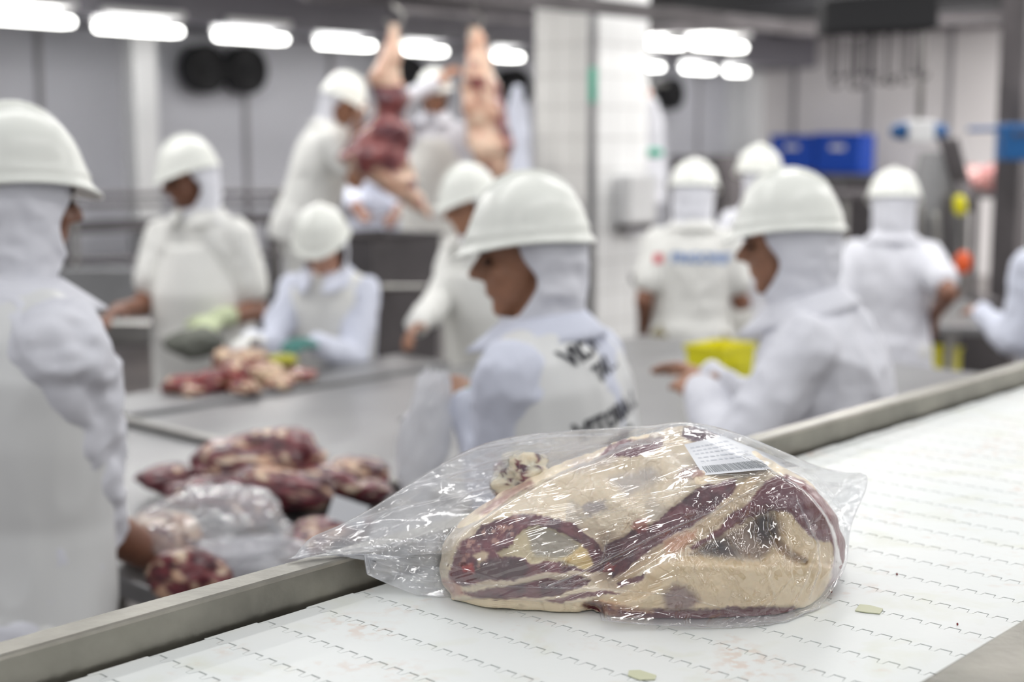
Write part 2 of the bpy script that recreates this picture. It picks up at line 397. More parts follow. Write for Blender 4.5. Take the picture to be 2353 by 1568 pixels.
def rail(w0, w1, z1, z0, name):
    bm = bmesh.new(); r = .0035; sg = 1 if w1 > w0 else -1
    prof = [(w0, z0), (w0, z1 - r), (w0 + sg * r * .3, z1 - r * .3), (w0 + sg * r, z1), (w1 - sg * r, z1), (w1 - sg * r * .3, z1 - r * .3), (w1, z1 - r), (w1, z0)]
    prev = None
    for s in np.linspace(-.9, 2.5, 18):
        vs = [bm.verts.new(bp(s, w, z)) for w, z in prof]
        if prev:
            for i in range(len(prof)): bm.faces.new((prev[i], prev[(i + 1) % 8], vs[(i + 1) % 8], vs[i]))
        else: bm.faces.new(vs)
        prev = vs
    bm.faces.new(prev[::-1]); return obj(name, bm, M['rail'], conv)
M['rail'] = mat('brushed_steel_rail', (146, 143, 134), .36, .92, bump=.06, bscale=90, var=.18, vscale=11)
rail(-.006, -.037, .031, -.13, 'side_rail'); rail(BW + .002, BW + .07, .031, -.13, 'side_rail')
for s in (-.6, 2.2):
    for w in (-.02, BW + .03):
        bm = bmesh.new(); box(bm, bp(s, w, -.13 - (ZB - .13) / 2), .04, .03, ZB - .13); obj('leg', bm, M['steel'], conv)
for s in (-.6, .9, 2.2):
    bm = bmesh.new(); box(bm, bp(s, BW / 2, -.1), .04, BW + .02, .03); obj('cross_bar', bm, M['steel'], conv)
M['stain'] = mat('olive_stain', (200, 202, 172), .5); M['stain_red'] = mat('blood_smear', (196, 160, 148), .5)
M['blood'] = mat('blood_drop', (120, 24, 30), .25)
def patch(pts, z, m, name, label, cat, group=None):
    bm = bmesh.new(); P = [atz(x, y, z) for x, y in pts]
    vs = [bm.verts.new(p) for p in P]; f = bm.faces.new(vs); r = bmesh.ops.extrude_face_region(bm, geom=[f])
    for v in r['geom']:
        if isinstance(v, bmesh.types.BMVert): v.co.z -= .0008
    return tag(obj(name, bm, m), label, cat, group)
patch([(1975, 1389), (1999, 1391), (2029, 1399), (2022, 1410), (1990, 1407), (1965, 1403)], ZB + .0012, M['stain'], 'fat_smear', 'pale olive smear on the belt right of the bagged meat', 'smear')
patch([(1445, 1541), (1470, 1540), (1508, 1552), (1505, 1561), (1470, 1562), (1443, 1552)], ZB + .0012, M['stain'], 'fat_smear', 'pale olive smear on the belt near the bottom of the frame', 'smear')
for x, y, r, lb in [(1909, 1360, 4, 'beside the right end of the bagged meat'), (2061, 1320, 2.6, 'further right beside a belt notch'), (2200, 1435, 2.2, 'at a belt notch near the lower right')]:
    c = atz(x, y, ZB + .001); bm = bmesh.new(); q = r / F * 1.25; ellip(bm, c, XYZ[0] * q, XYZ[1] * q * 1.3, XYZ[2] * .0012, 10, 6)
    tag(obj('blood_drop', bm, M['blood'], None, True), 'tiny dark red drop on the belt ' + lb, 'drop', 'drops on the belt')

# ================================================================== HERO: BAGGED MEAT
def cr(pts, ox, oy, sc): return [(ox + x / sc, oy + y / sc) for x, y in pts]
A = lambda *p: cr(p, 980, 1080, 4.238)
B = lambda *p: cr(p, 1450, 960, 3.016)
def sdist(P, poly):
    """signed distance (px) to polygon, + inside"""
    poly = np.array(poly, float); n = len(poly); d = np.full(len(P), 1e9); ins = np.zeros(len(P), bool)
    for i in range(n):
        a = poly[i]; b_ = poly[(i + 1) % n]; e = b_ - a; w = P - a
        t = np.clip((w @ e) / max(1e-9, e @ e), 0, 1); q = w - t[:, None] * e
        d = np.minimum(d, np.sqrt((q ** 2).sum(1)))
        if a[1] != b_[1]:
            cnd = ((a[1] > P[:, 1]) != (b_[1] > P[:, 1])) & (P[:, 0] < (b_[0] - a[0]) * (P[:, 1] - a[1]) / (b_[1] - a[1]) + a[0])
            ins ^= cnd
    return np.where(ins, d, -d)
def sstep(x, a, b): t = np.clip((x - a) / (b - a), 0, 1); return t * t * (3 - 2 * t)
def smooth_closed(poly, n=400, it=3):
    P = np.array(poly, float)
    for _ in range(it):
        Q = np.roll(P, -1, 0); P = np.stack([P * .75 + Q * .25, P * .25 + Q * .75], 1).reshape(-1, 2)
    return P
def polar_sil(poly, c, n):
    """radius in px for n angles from centre c"""
    P = smooth_closed(poly) - np.array(c); R = np.zeros(n); th = np.linspace(0, 2 * PI, n, endpoint=False)
    m_ = len(P)
    for k, t in enumerate(th):
        d = np.array([math.cos(t), math.sin(t)]); a = P; b_ = np.roll(P, -1, 0); e = b_ - a
        den = d[0] * e[:, 1] - d[1] * e[:, 0]; den = np.where(np.abs(den) < 1e-9, 1e-9, den)
        r = (a[:, 0] * e[:, 1] - a[:, 1] * e[:, 0]) / den; s = (a[:, 0] * d[1] - a[:, 1] * d[0]) / den
        ok = (s >= -1e-6) & (s <= 1 + 1e-6) & (r > 0); R[k] = r[ok].max() if ok.any() else (R[k - 1] if k else 100)
    return th, R
def kreg(P, ctrl, sig):
    ctrl = np.array(ctrl, float); w = 0; v = 0
    for x, y, d in ctrl:
        k = np.exp(-((P[:, 0] - x) ** 2 + (P[:, 1] - y) ** 2) / (2 * sig * sig)) + 1e-9 / (1 + (P[:, 0] - x) ** 2 + (P[:, 1] - y) ** 2)
        w = w + k; v = v + k * d
    return v / w
def rays(P, Y):
    a = (P[:, 0] - 1176.5) / F; b_ = (784 - P[:, 1]) / F
    d = np.stack([a, math.cos(PITCH) + b_ * math.sin(PITCH), -math.sin(PITCH) + b_ * math.cos(PITCH)], 1)
    return np.array([0, 0, CH]) + d * (Y / d[:, 1])[:, None]
def grid_faces(nr, nt, off=0):
    F_ = []
    for i in range(nr - 1):
        a = off + i * nt
        for j in range(nt):
            k = (j + 1) % nt; F_.append((a + j, a + nt + j, a + nt + k, a + k))
    return F_
SIL = [(1008, 1300), (1016, 1262), (1035, 1225), (1068, 1196), (1105, 1172), (1150, 1140), (1215, 1104), (1300, 1062), (1372, 1040), (1425, 1012), (1500, 998), (1560, 976), (1612, 984), (1660, 1006), (1740, 1040), (1800, 1078), (1850, 1100), (1895, 1145), (1925, 1190), (1943, 1250), (1940, 1305), (1915, 1340), (1885, 1372), (1850, 1400), (1800, 1424), (1700, 1432), (1590, 1434), (1480, 1430), (1400, 1418), (1345, 1404), (1300, 1410), (1250, 1405), (1150, 1398), (1080, 1394), (1036, 1388), (1034, 1368), (1014, 1335)]
CTRL = [(1035, 1390, 1.20), (1010, 1290, 1.215), (1060, 1210, 1.205), (1150, 1380, 1.175), (1200, 1400, 1.172), (1310, 1405, 1.166), (1450, 1425, 1.150), (1600, 1430, 1.148), (1700, 1425, 1.152), (1800, 1420, 1.16), (1880, 1370, 1.20), (1940, 1260, 1.24), (1915, 1180, 1.225), (1860, 1110, 1.205),
        (1800, 1100, 1.19), (1720, 1100, 1.19), (1620, 1140, 1.183), (1530, 1190, 1.18), (1393, 1270, 1.195), (1250, 1195, 1.183), (1120, 1195, 1.2), (1200, 1110, 1.26), (1300, 1110, 1.24), (1300, 1070, 1.27), (1450, 1050, 1.27), (1580, 985, 1.305), (1700, 1025, 1.265), (1780, 1070, 1.225), (1500, 1110, 1.235), (1350, 1170, 1.21), (1440, 1190, 1.2),
        (1200, 1300, 1.168), (1100, 1300, 1.175), (1320, 1330, 1.168), (1600, 1350, 1.142), (1500, 1380, 1.146), (1780, 1330, 1.15), (1850, 1280, 1.18), (1700, 1300, 1.148), (1800, 1180, 1.18)]
CEN = (1470, 1235)
NR, NT = 150, 560
th, RR = polar_sil(SIL, CEN, NT)
RR = RR * (1 + .004 * np.sin(th * 37) + .003 * np.sin(th * 61 + 1))
rr = 1 - (1 - np.linspace(0.004, 1, NR)) ** 1.25
PX = np.stack([CEN[0] + np.outer(rr, RR * np.cos(th)), CEN[1] + np.outer(rr, RR * np.sin(th))], 2).reshape(-1, 2)
rv = np.repeat(rr, NT)
D = kreg(PX, CTRL, 42)
Rl = np.tile(RR, NR); edge = (1 - rv) * Rl   # distance to silhouette in px
D = D + .028 * np.exp(-edge / 16) * (1 - .88 * sstep(PX[:, 1], 1340, 1395)) + .012 * np.exp(-edge / 50) * (PX[:, 1] < 1300)
N3 = np.concatenate([PX / 100, np.zeros((len(PX), 1))], 1)
wx = fbm(N3 * 3.1, 3, 4) * 9 + fbm(N3 * 14, 13, 3) * 4; wy = fbm(N3 * 3.1 + 9, 5, 4) * 9 + fbm(N3 * 14 + 5, 15, 3) * 4
PW = PX + np.stack([wx, wy], 1)
# ---- regions
lobe = A((230, 1010), (255, 850), (320, 690), (440, 640), (540, 540), (700, 500), (800, 470), (880, 430), (1000, 445), (1250, 455), (1480, 540), (1620, 650), (1720, 770), (1800, 900), (1790, 990), (1600, 990), (1440, 1000), (1180, 1000), (1080, 1060), (700, 1100), (420, 1130), (330, 1120), (240, 1070))
fatp = A((680, 800), (830, 735), (880, 650), (940, 580), (1100, 550), (1300, 600), (1480, 700), (1620, 900), (1540, 965), (1340, 925), (1150, 905), (1020, 905), (960, 855), (850, 850), (730, 865))
greyp = A((990, 590), (1150, 560), (1400, 650), (1490, 740), (1400, 850), (1250, 880), (1080, 840), (1000, 740))
yelp = A((1330, 890), (1500, 725), (1620, 900), (1540, 965))
speck = A((440, 840), (520, 790), (600, 810), (590, 860), (510, 930), (470, 880))
fst = A((400, 1130), (560, 1085), (850, 1080), (1150, 1005), (1640, 985), (1800, 1000), (1820, 1060), (1640, 1110), (1560, 1055), (1200, 1050), (900, 1110), (600, 1150), (450, 1165))
lowm = A((340, 1180), (480, 1190), (800, 1135), (1150, 1070), (1500, 1040), (1600, 1060), (1560, 1130), (1300, 1210), (1050, 1260), (700, 1260), (430, 1245))
streak = A((1160, 1270), (1500, 1205), (1800, 1185), (1900, 1195), (1790, 1225), (1500, 1260), (1250, 1295))
rind = A((1500, 1325), (1560, 1285), (1750, 1310), (2000, 1350)) + B((0, 1325), (300, 1335), (600, 1325), (900, 1318), (1115, 1305), (1180, 1330), (1150, 1400), (900, 1450), (400, 1450), (0, 1440)) + A((1700, 1440),)
bandA = [(1391, 1255), (1425, 1236), (1460, 1218), (1500, 1204), (1535, 1172), (1600, 1126), (1660, 1106), (1692, 1104), (1690, 1122), (1650, 1165), (1580, 1215), (1500, 1262), (1450, 1300), (1405, 1326), (1392, 1290)]
fatst = [(1722, 1092), (1748, 1104), (1705, 1160), (1640, 1212), (1590, 1248), (1540, 1275), (1490, 1300), (1450, 1326), (1425, 1338), (1408, 1330), (1450, 1303), (1500, 1268), (1580, 1220), (1650, 1168), (1695, 1118)]
smallm = A((1830, 1095), (1980, 1040), (2120, 1015), (2080, 1080), (1900, 1125))
arch = B((700, 660), (770, 600), (850, 540), (930, 440), (1080, 395), (1200, 430), (1350, 560), (1480, 740), (1530, 900), (1520, 1050), (1420, 1180), (1310, 1240), (1380, 1100), (1400, 980), (1380, 872), (1290, 852), (1200, 775), (1130, 715), (1095, 655), (1000, 636), (900, 670), (800, 705), (700, 775), (600, 835), (480, 905), (420, 930), (395, 905), (480, 850), (600, 770))
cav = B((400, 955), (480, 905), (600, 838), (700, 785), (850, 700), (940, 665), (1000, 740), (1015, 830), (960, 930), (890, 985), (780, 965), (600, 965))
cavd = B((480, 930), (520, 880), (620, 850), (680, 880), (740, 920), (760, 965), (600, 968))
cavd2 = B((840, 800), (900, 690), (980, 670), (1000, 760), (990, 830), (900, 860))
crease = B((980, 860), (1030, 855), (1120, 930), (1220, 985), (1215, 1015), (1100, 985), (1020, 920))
inner = B((0, 1190), (60, 1130), (200, 1020), (400, 955), (620, 968), (800, 985), (900, 1000), (940, 700), (1000, 640), (1090, 655), (1200, 780), (1290, 855), (1380, 875), (1395, 1000), (1330, 1200), (1140, 1330), (900, 1340), (300, 1350), (0, 1345), (-300, 1280), (-80, 1230))
spot = B((220, 1230), (300, 1160), (380, 1170), (440, 1210), (490, 1270), (400, 1345), (240, 1340))
top1 = [(1376, 1052), (1405, 1024), (1430, 1010), (1520, 1008), (1525, 1030), (1480, 1046), (1430, 1052)]
top2 = B((340, 130), (380, 60), (520, 60), (640, 110), (600, 160), (420, 170))
top3 = B((300, 420), (360, 350), (480, 325), (500, 400), (400, 430))
lefttop = [(1110, 1185), (1090, 1180), (1150, 1140), (1215, 1100), (1225, 1110), (1165, 1150)]
white = s2l
cream = white((238, 221, 192)); musc = white((104, 52, 60)); dark = white((84, 56, 62))
col = np.tile(cream, (len(PX), 1))
g = sstep(fbm(N3 * 1.6 + 3, 21, 4), .1, .5)[:, None] * (PX[:, 1] < 1230)[:, None] * (PX[:, 0] > 1300)[:, None] * .5
col = col * (1 - g) + white((176, 168, 160)) * g
veins = sstep(-np.abs(fbm(N3 * 2.6 + 7, 31, 3)), -.06, -.005)[:, None] * .22
col = col * (1 - veins) + white((186, 160, 130)) * veins
def paint(poly, c, soft=3, amt=1, P=None):
    global col
    w = (sstep(sdist(PW if P is None else P, poly), -soft, soft) * amt)[:, None]
    col = col * (1 - w) + np.asarray(c) * w; return w[:, 0]
paint(inner, white((228, 204, 164)), 6)
mu = np.outer(1 - sstep(fbm(N3 * 4, 41, 4), -.5, .5), white((88, 44, 54))) + np.outer(sstep(fbm(N3 * 4, 41, 4), -.5, .5), white((124, 62, 70)))
lb = paint(lobe, mu, 3)
paint(A((500, 900), (700, 860), (950, 880), (1000, 960), (900, 1060), (600, 1080), (460, 1060), (440, 980)), white((86, 62, 62)), 9, .85)
sp = sstep(fbm(N3 * 9 + 3, 51, 3), .12, .34) * sstep(sdist(PX, A((330, 700), (560, 540), (880, 430), (930, 560), (800, 700), (600, 800), (560, 960), (300, 960))), -10, 14)
col = col * (1 - .7 * sp[:, None]) + white((206, 158, 140)) * .7 * sp[:, None]
paint(fatp, white((214, 198, 160)), 2.5); paint(greyp, white((158, 150, 136)), 9, .9); paint(yelp, white((226, 196, 126)), 4, .8)
paint(speck, white((216, 192, 160)), 4); paint(A((340, 930), (440, 900), (470, 980), (360, 985)), white((184, 56, 50)), 4, .8)
paint(fst, white((212, 194, 168)), 2.5); paint(lowm, mu * .95, 2.5); paint(streak, white((136, 92, 92)), 2.5)
paint(bandA, mu, 3); paint(fatst, white((214, 190, 154)), 3); paint(smallm, mu, 2.5)
paint(B((240, 860), (380, 790), (460, 770), (420, 860), (330, 930), (240, 950)), white((214, 150, 118)), 8, .7)
paint(arch, np.outer(np.ones(len(PX)), white((106, 36, 46))) * (1 + .25 * fbm(N3 * 5, 61, 4))[:, None], 3)
paint(B((900, 560), (1050, 480), (1180, 560), (1290, 700), (1310, 840), (1200, 760), (1090, 640), (960, 620)), white((104, 58, 68)), 14, .7)
paint(cav, white((140, 116, 102)), 9, .85); paint(cavd, white((84, 78, 80)), 18, .85); paint(cavd2, white((104, 92, 88)), 12, .7); paint(crease, white((140, 104, 76)), 9, .75)  # greyish brown fat, with cavity and crease shade painted into the colour
paint(spot, white((126, 92, 94)), 12, .9); paint(rind, white((112, 50, 58)), 3)
paint(A((1500, 1290), (1800, 1290), (2204, 1370), (2204, 1395), (1900, 1370), (1600, 1310)), white((226, 176, 128)), 5, .6)
paint([(1300, 1070), (1380, 1035), (1430, 1040), (1400, 1075), (1330, 1085)], white((176, 160, 158)), 12, .5); paint([(1335, 1165), (1390, 1150), (1400, 1175), (1350, 1185)], white((150, 142, 150)), 7, .7); paint([(1400, 1100), (1500, 1075), (1520, 1100), (1440, 1140)], white((176, 172, 176)), 14, .6); paint(top1, white((112, 58, 70)), 3); paint(top2, white((108, 84, 96)), 5); paint(top3, white((142, 96, 96)), 6, .8); paint(lefttop, white((150, 96, 96)), 6, .8)
paint(A((1990, 560), (2080, 480), (2180, 470), (2150, 560), (2060, 610)), white((170, 50, 48)), 5, .7)
paint(A((110, 1040), (240, 1050), (340, 1110), (380, 1210), (260, 1230), (200, 1150)), white((176, 82, 74)), 7, .6)
paint([(1395, 1296), (1412, 1298), (1410, 1312), (1388, 1312)], white((190, 60, 48)), 3, .8)
# ---- relief
def rel(poly, amp, soft): 
    global D
    D = D - sstep(sdist(PX, poly), -soft, soft) * amp
rel(cav, -.032, 30); rel(crease, -.010, 7); rel(cavd2, -.010, 16)
rel(fatp, -.005, 6); rel(yelp, .003, 5); rel(fatst, .006, 5); rel(bandA, -.004, 7); rel(lowm, -.003, 4); rel(fst, .002, 4)
rel(arch, .006, 10); rel(rind, -.006, 5); rel(spot, -.004, 12)
jn = np.array([(1393, 1262), (1397, 1290), (1400, 1315)])
for x, y, q in [(1393, 1250, .016), (1398, 1285, .016), (1405, 1322, .012), (1425, 1340, .012), (1350, 1232, .006)]:
    D = D + q * np.exp(-((PX[:, 0] - x) ** 2 + (PX[:, 1] - y) ** 2) / (2 * 17 ** 2))
rel([(1335, 1405), (1365, 1380), (1430, 1340), (1480, 1320), (1520, 1340), (1480, 1372), (1400, 1392), (1350, 1420)], -.006, 7)
D = D + fbm(N3 * 2.2, 71, 4) * .0035 + fbm(N3 * 9, 72, 3) * .0011 + veins[:, 0] * .004
W3 = rays(PX, D); W3[:, 2] = np.maximum(W3[:, 2], ZB + .0015 + .0015 * (1 - rv) * 0)
# back half: fewer rings, pushed away from the viewer
nb = 26; rb = np.sqrt(1 - (np.linspace(0, 1, nb)) ** 2 * .999)[1:]
rimP = W3[-NT:]; back = []
cen3 = rays(np.array([CEN]), np.array([1.3]))[0]
rimD = rimP
for i, r in enumerate(rb):
    t = (i + 1) / nb
    q = rimP * r + (cen3 + np.array([.02, 0, -.01])) * (1 - r); q[:, 1] = q[:, 1] + .085 * math.sin(t * PI / 2) * np.clip((1.36 - rimP[:, 1]) / .1, .2, 1)
    q[:, 2] = np.maximum(q[:, 2], ZB + .0015); back.append(q)
V = np.concatenate([W3] + back, 0)
faces = grid_faces(NR + nb - 1, NT); faces.append(tuple(range(NT))); last = (NR + nb - 2) * NT; faces.append(tuple(range(last + NT - 1, last - 1, -1)))
me = bpy.data.meshes.new('beef_brisket'); me.from_pydata(V.tolist(), [], faces)
cb = np.tile(col[-NT:], (nb - 1, 1)); colattr(me, np.concatenate([col, cb], 0))
def flesh(name, rough=.35, coat=.35, bump=.35, attr=True):
    m = mat(name, (160, 90, 90), rough, spec=.5, coat=coat, bump=bump, bscale=140); nt = m.node_tree; b = nt.nodes['Principled BSDF']
    a = nt.nodes.new('ShaderNodeVertexColor'); a.layer_name = 'Col'; nt.links.new(a.outputs[0], b.inputs['Base Color'])
    b.inputs['Subsurface Weight'].default_value = .12; b.inputs['Subsurface Radius'].default_value = (.012, .004, .003); b.inputs['Subsurface Scale'].default_value = .4
    n = [x for x in nt.nodes if x.type == 'BUMP'][0]; n.inputs['Distance'].default_value = .003
    return m
M['flesh'] = flesh('raw_beef')
meat = link('beef_brisket', me, M['flesh'])
tag(meat, 'folded slab of raw beef with cream fat inside the clear bag on the belt', 'meat')
# small flap behind, left
def blob(c, ax, ay, az_, seed, amp=.25, fat=.5, n=48, m_=30, freq=2.2, pal=None, name='beef_cut'):
    th_, ph = np.meshgrid(np.linspace(0, 2 * PI, n, endpoint=False), np.linspace(.03, PI - .03, m_))
    d = np.stack([np.cos(th_) * np.sin(ph), np.sin(th_) * np.sin(ph), np.cos(ph)], 2).reshape(-1, 3)
    r = 1 + amp * fbm(d * freq * .7 + seed * 3.7, seed, 4) + amp * .5 * (.3 - np.abs(fbm(d * freq * 1.6 + seed, seed + 7, 3)))
    A3 = np.array([list(ax), list(ay), list(az_)]); V = np.array(list(c)) + (d * r[:, None]) @ A3
    fc = grid_faces(m_, n); fc.append(tuple(range(n))); fc.append(tuple(range(m_ * n - 1, (m_ - 1) * n - 1, -1)))
    me = bpy.data.meshes.new(name); me.from_pydata(V.tolist(), [], fc)
    f = fbm(d * 2.6 + seed * 1.3, seed + 3, 4); f2 = sstep(f, .34 - fat * .6, .46 - fat * .6)[:, None]
    f3 = sstep(fbm(d * 4 + seed, seed + 9, 3), -.3, .4)[:, None]
    red = white((70, 24, 34)) * (1 - f3) + white((122, 44, 52)) * f3; ft = white((226, 206, 180)) * f3 + white((208, 166, 138)) * (1 - f3)
    if pal: red = white(pal[0]) * (1 - f3) + white(pal[1]) * f3; ft = white(pal[2]) * f3 + white(pal[3]) * (1 - f3)
    colattr(me, red * (1 - f2) + ft * f2); return me
me = blob(at(1200, 1096, 1.335), Vector((.024, 0, .010)), Vector((0, .03, 0)), Vector((-.010, 0, .020)), 5, .55, .8, pal=((84, 60, 70), (120, 60, 66), (226, 214, 188), (200, 194, 176)))
fl = link('meat_flap', me, M['flesh']); reparent(fl, meat); fl['label'] = 'loose end of fat and red meat standing up behind'

# ---- bag
BS = [(652, 1312), (672, 1285), (705, 1240), (745, 1222), (800, 1200), (860, 1168), (930, 1122), (990, 1085), (1050, 1048), (1120, 1018), (1210, 1000), (1300, 992), (1420, 986), (1500, 984), (1560, 974), (1620, 978), (1700, 1000), (1770, 1028), (1840, 1058), (1900, 1082), (1960, 1090), (1994, 1088), (1993, 1120), (1975, 1160), (1952, 1215), (1950, 1262), (1946, 1300), (1920, 1350), (1890, 1385), (1882, 1405), (1850, 1422), (1800, 1444), (1745, 1462), (1660, 1446), (1560, 1440), (1440, 1434), (1300, 1416), (1180, 1406), (1080, 1400), (1010, 1385), (940, 1362), (880, 1338), (820, 1310), (790, 1298), (740, 1300), (700, 1306)]
BC = [(652, 1312, 1.20), (690, 1262, 1.235), (745, 1226, 1.27), (800, 1290, 1.215), (860, 1168, 1.31), (990, 1085, 1.335), (1120, 1018, 1.35), (1300, 992, 1.345), (1500, 984, 1.32), (1620, 978, 1.31), (1770, 1028, 1.28), (1900, 1082, 1.32), (1994, 1088, 1.38), (1975, 1160, 1.36), (1955, 1220, 1.30),
      (880, 1338, 1.235), (1010, 1385, 1.215), (900, 1270, 1.225), (950, 1200, 1.25), (1050, 1120, 1.30), (1000, 1250, 1.21), (900, 1200, 1.27), (1120, 1080, 1.32), (1890, 1390, 1.195), (1800, 1444, 1.15), (1745, 1462, 1.13), (800, 1240, 1.25), (970, 1330, 1.215)]
BCEN = (1420, 1230); BR, BT = 190, 1000
thb, RB = polar_sil(BS, BCEN, BT)
rrb = 1 - (1 - np.linspace(.003, 1, BR)) ** 1.1
PB = np.stack([BCEN[0] + np.outer(rrb, RB * np.cos(thb)), BCEN[1] + np.outer(rrb, RB * np.sin(thb))], 2).reshape(-1, 2)
sdm = sdist(PB, smooth_closed(SIL, it=1))
ins = sstep(sdm, -6, 26)
Dm = kreg(PB, CTRL, 55) - .006; Db = kreg(PB, BC, 60)
DB = Dm * ins + Db * (1 - ins)
# bulge film over the cavity and bring it clear of the meat relief
DB = DB - .004 * ins
NB = np.concatenate([PB / 100, np.zeros((len(PB), 1))], 1)
def seg(P, pts):
    pts = np.array(pts, float); d = np.full(len(P), 1e9); tt = np.zeros(len(P)); n = len(pts) - 1
    for i in range(n):
        a, b_ = pts[i], pts[i + 1]; e = b_ - a; t = np.clip(((P - a) @ e) / (e @ e), 0, 1)
        q = np.sqrt((((P - a) - t[:, None] * e) ** 2).sum(1)); tt = np.where(q < d, (i + t) / n, tt); d = np.minimum(d, q)
    return d, tt
haze = np.zeros(len(PB)); disp = np.zeros(len(PB))
CRE = [([(1195, 1205), (1400, 1150), (1560, 1125), (1740, 1090)], 1.6, 1.5), ([(1205, 1205), (1330, 1190), (1500, 1150), (1700, 1105)], 1.5, 1.3), ([(1230, 1210), (1400, 1180), (1560, 1140)], 1.4, 1.2),
       ([(1255, 1350), (1330, 1320), (1420, 1275), (1520, 1225), (1640, 1175), (1760, 1110)], 2.6, 2.2), ([(1275, 1352), (1350, 1330), (1430, 1285), (1540, 1232), (1680, 1170)], 1.8, 1.5),
       ([(690, 1240), (760, 1270), (850, 1305), (980, 1335), (1100, 1345), (1250, 1352), (1400, 1355), (1560, 1370), (1680, 1405), (1760, 1430), (1850, 1425)], 2.0, 1.5),
       ([(850, 1260), (900, 1215), (980, 1180), (1100, 1170), (1200, 1175), (1330, 1160)], 2.0, 1.3), ([(780, 1205), (900, 1170), (1000, 1150), (1130, 1120), (1260, 1080), (1420, 1040), (1530, 1010)], 2.2, 1.8),
       ([(860, 1265), (780, 1235), (720, 1232)], 2.4, 1.5), ([(860, 1262), (845, 1250)], 2, 1.5), ([(980, 1080), (1100, 1030), (1250, 1005), (1420, 1000)], 2.5, 2), ([(1020, 1100), (1120, 1062), (1260, 1040), (1430, 1022), (1600, 1020)], 2, 1.6),
       ([(1490, 1020), (1330, 1028), (1200, 1040), (1080, 1075)], 1.6, 1.1), ([(1500, 1045), (1600, 1092), (1760, 1092), (1850, 1075)], 1.5, .9), ([(1540, 1000), (1680, 1030), (1790, 1070), (1850, 1100)], 1.8, 1.4),
       ([(1832, 1150), (1860, 1215), (1880, 1250), (1884, 1310), (1860, 1375)], 3.0, 2.4), ([(1898, 1210), (1912, 1290), (1905, 1345)], 2.4, 1.6), ([(1884, 1250), (1850, 1340), (1815, 1410)], 2, 1.6), ([(1820, 1330), (1760, 1400), (1700, 1440)], 1.6, 1.4), ([(1700, 1440), (1800, 1420), (1890, 1395)], 2, 1.6),
       ([(1870, 1200), (1940, 1120), (1990, 1100)], 2.2, 1.3), ([(1900, 1110), (1985, 1125)], 1.6, 1.2), ([(1860, 1090), (1950, 1190)], 2, 1.0), ([(1380, 1300), (1393, 1255), (1398, 1225)], 1.8, 1.2), ([(1400, 1340), (1480, 1300), (1560, 1240), (1640, 1180), (1720, 1120)], 1.6, 1.3),
       ([(660, 1305), (760, 1265), (850, 1262)], 2, .8), ([(840, 1160), (960, 1115), (1080, 1080), (1180, 1075)], 2, 1.2), ([(1000, 1215), (900, 1260), (880, 1300)], 2.5, .8)]
for pts, wd, am in CRE:
    d, t = seg(PB, pts); k = np.exp(-(d / wd) ** 2) * np.sin(np.clip(t, 0, 1) * PI) ** .35
    disp += k * am * .00085; haze += np.exp(-(d / (wd * .8)) ** 2) * .13 * am
# fan of fine stretch lines across the upper film
for k in range(34):
    x0, y0 = random.uniform(1050, 1350), random.uniform(1030, 1210); L = random.uniform(120, 420); a = -random.uniform(.08, .42)
    d, t = seg(PB, [(x0, y0), (x0 + L * .5, y0 + L * .5 * a - 3), (x0 + L, y0 + L * a)]); k_ = np.exp(-(d / 1.3) ** 2) * np.sin(np.clip(t, 0, 1) * PI) ** .5
    disp += k_ * .0006; haze += k_ * .09
for k in range(26):
    x0, y0 = random.uniform(760, 1010), random.uniform(1080, 1330); L = random.uniform(60, 200); a = -random.uniform(.1, .75) if y0 < 1250 else random.uniform(.0, .4)
    d, t = seg(PB, [(x0, y0), (x0 + L, y0 + L * a)]); k_ = np.exp(-(d / 1.5) ** 2) * np.sin(np.clip(t, 0, 1) * PI) ** .5
    disp += k_ * .0006; haze += k_ * .09
ant = NB * np.array([1, 1, 1]); ca, sa = math.cos(.3), math.sin(.3)
rot = np.stack([NB[:, 0] * ca - NB[:, 1] * sa, NB[:, 0] * sa + NB[:, 1] * ca, NB[:, 2]], 1)
rw = sstep(sdist(PB, [(1560, 1180), (1700, 1120), (1850, 1150), (1900, 1250), (1880, 1380), (1760, 1430), (1600, 1400), (1540, 1300)]), -20, 40)
lw = 1 - sstep(sdm, -30, 10)
ridge = lambda P, s, o=3: 1 - np.abs(fbm(P, s, o)) * 2.2
disp += rw * (.0048 * np.clip(ridge(rot * np.array([3.2, 1.5, 1]), 81), 0, 1) ** 3 + .0020 * fbm(rot * np.array([7, 3, 1]), 83, 3))
disp += lw * (.0036 * ridge(NB * np.array([1.4, 2.6, 1]), 85) + .0012 * fbm(NB * 5, 86, 3))
disp += (1 - rw) * (1 - lw) * .0009 * ridge(rot * np.array([.8, 5, 1]), 87)
SQ = random.Random(4)
for k in range(64):
    x0, y0 = SQ.uniform(1560, 1880), SQ.uniform(1165, 1425)
    if k % 4 == 0: x0, y0 = SQ.uniform(1100, 1560), SQ.uniform(1040, 1330)
    a = SQ.uniform(1.7, 2.4) if x0 > 1560 else SQ.uniform(-.4, .1); L = SQ.uniform(18, 60); pts = []; px_, py_ = x0, y0
    for j in range(6):
        pts.append((px_, py_)); aa = a + SQ.uniform(-1.0, 1.0); px_ += math.cos(aa) * L / 5; py_ += math.sin(aa) * L / 5
    d, t = seg(PB, pts); disp += np.exp(-(d / 3.4) ** 2) * np.sin(np.clip(t, 0, 1) * PI) ** .6 * SQ.uniform(.0022, .0046)
DBf = DB - disp
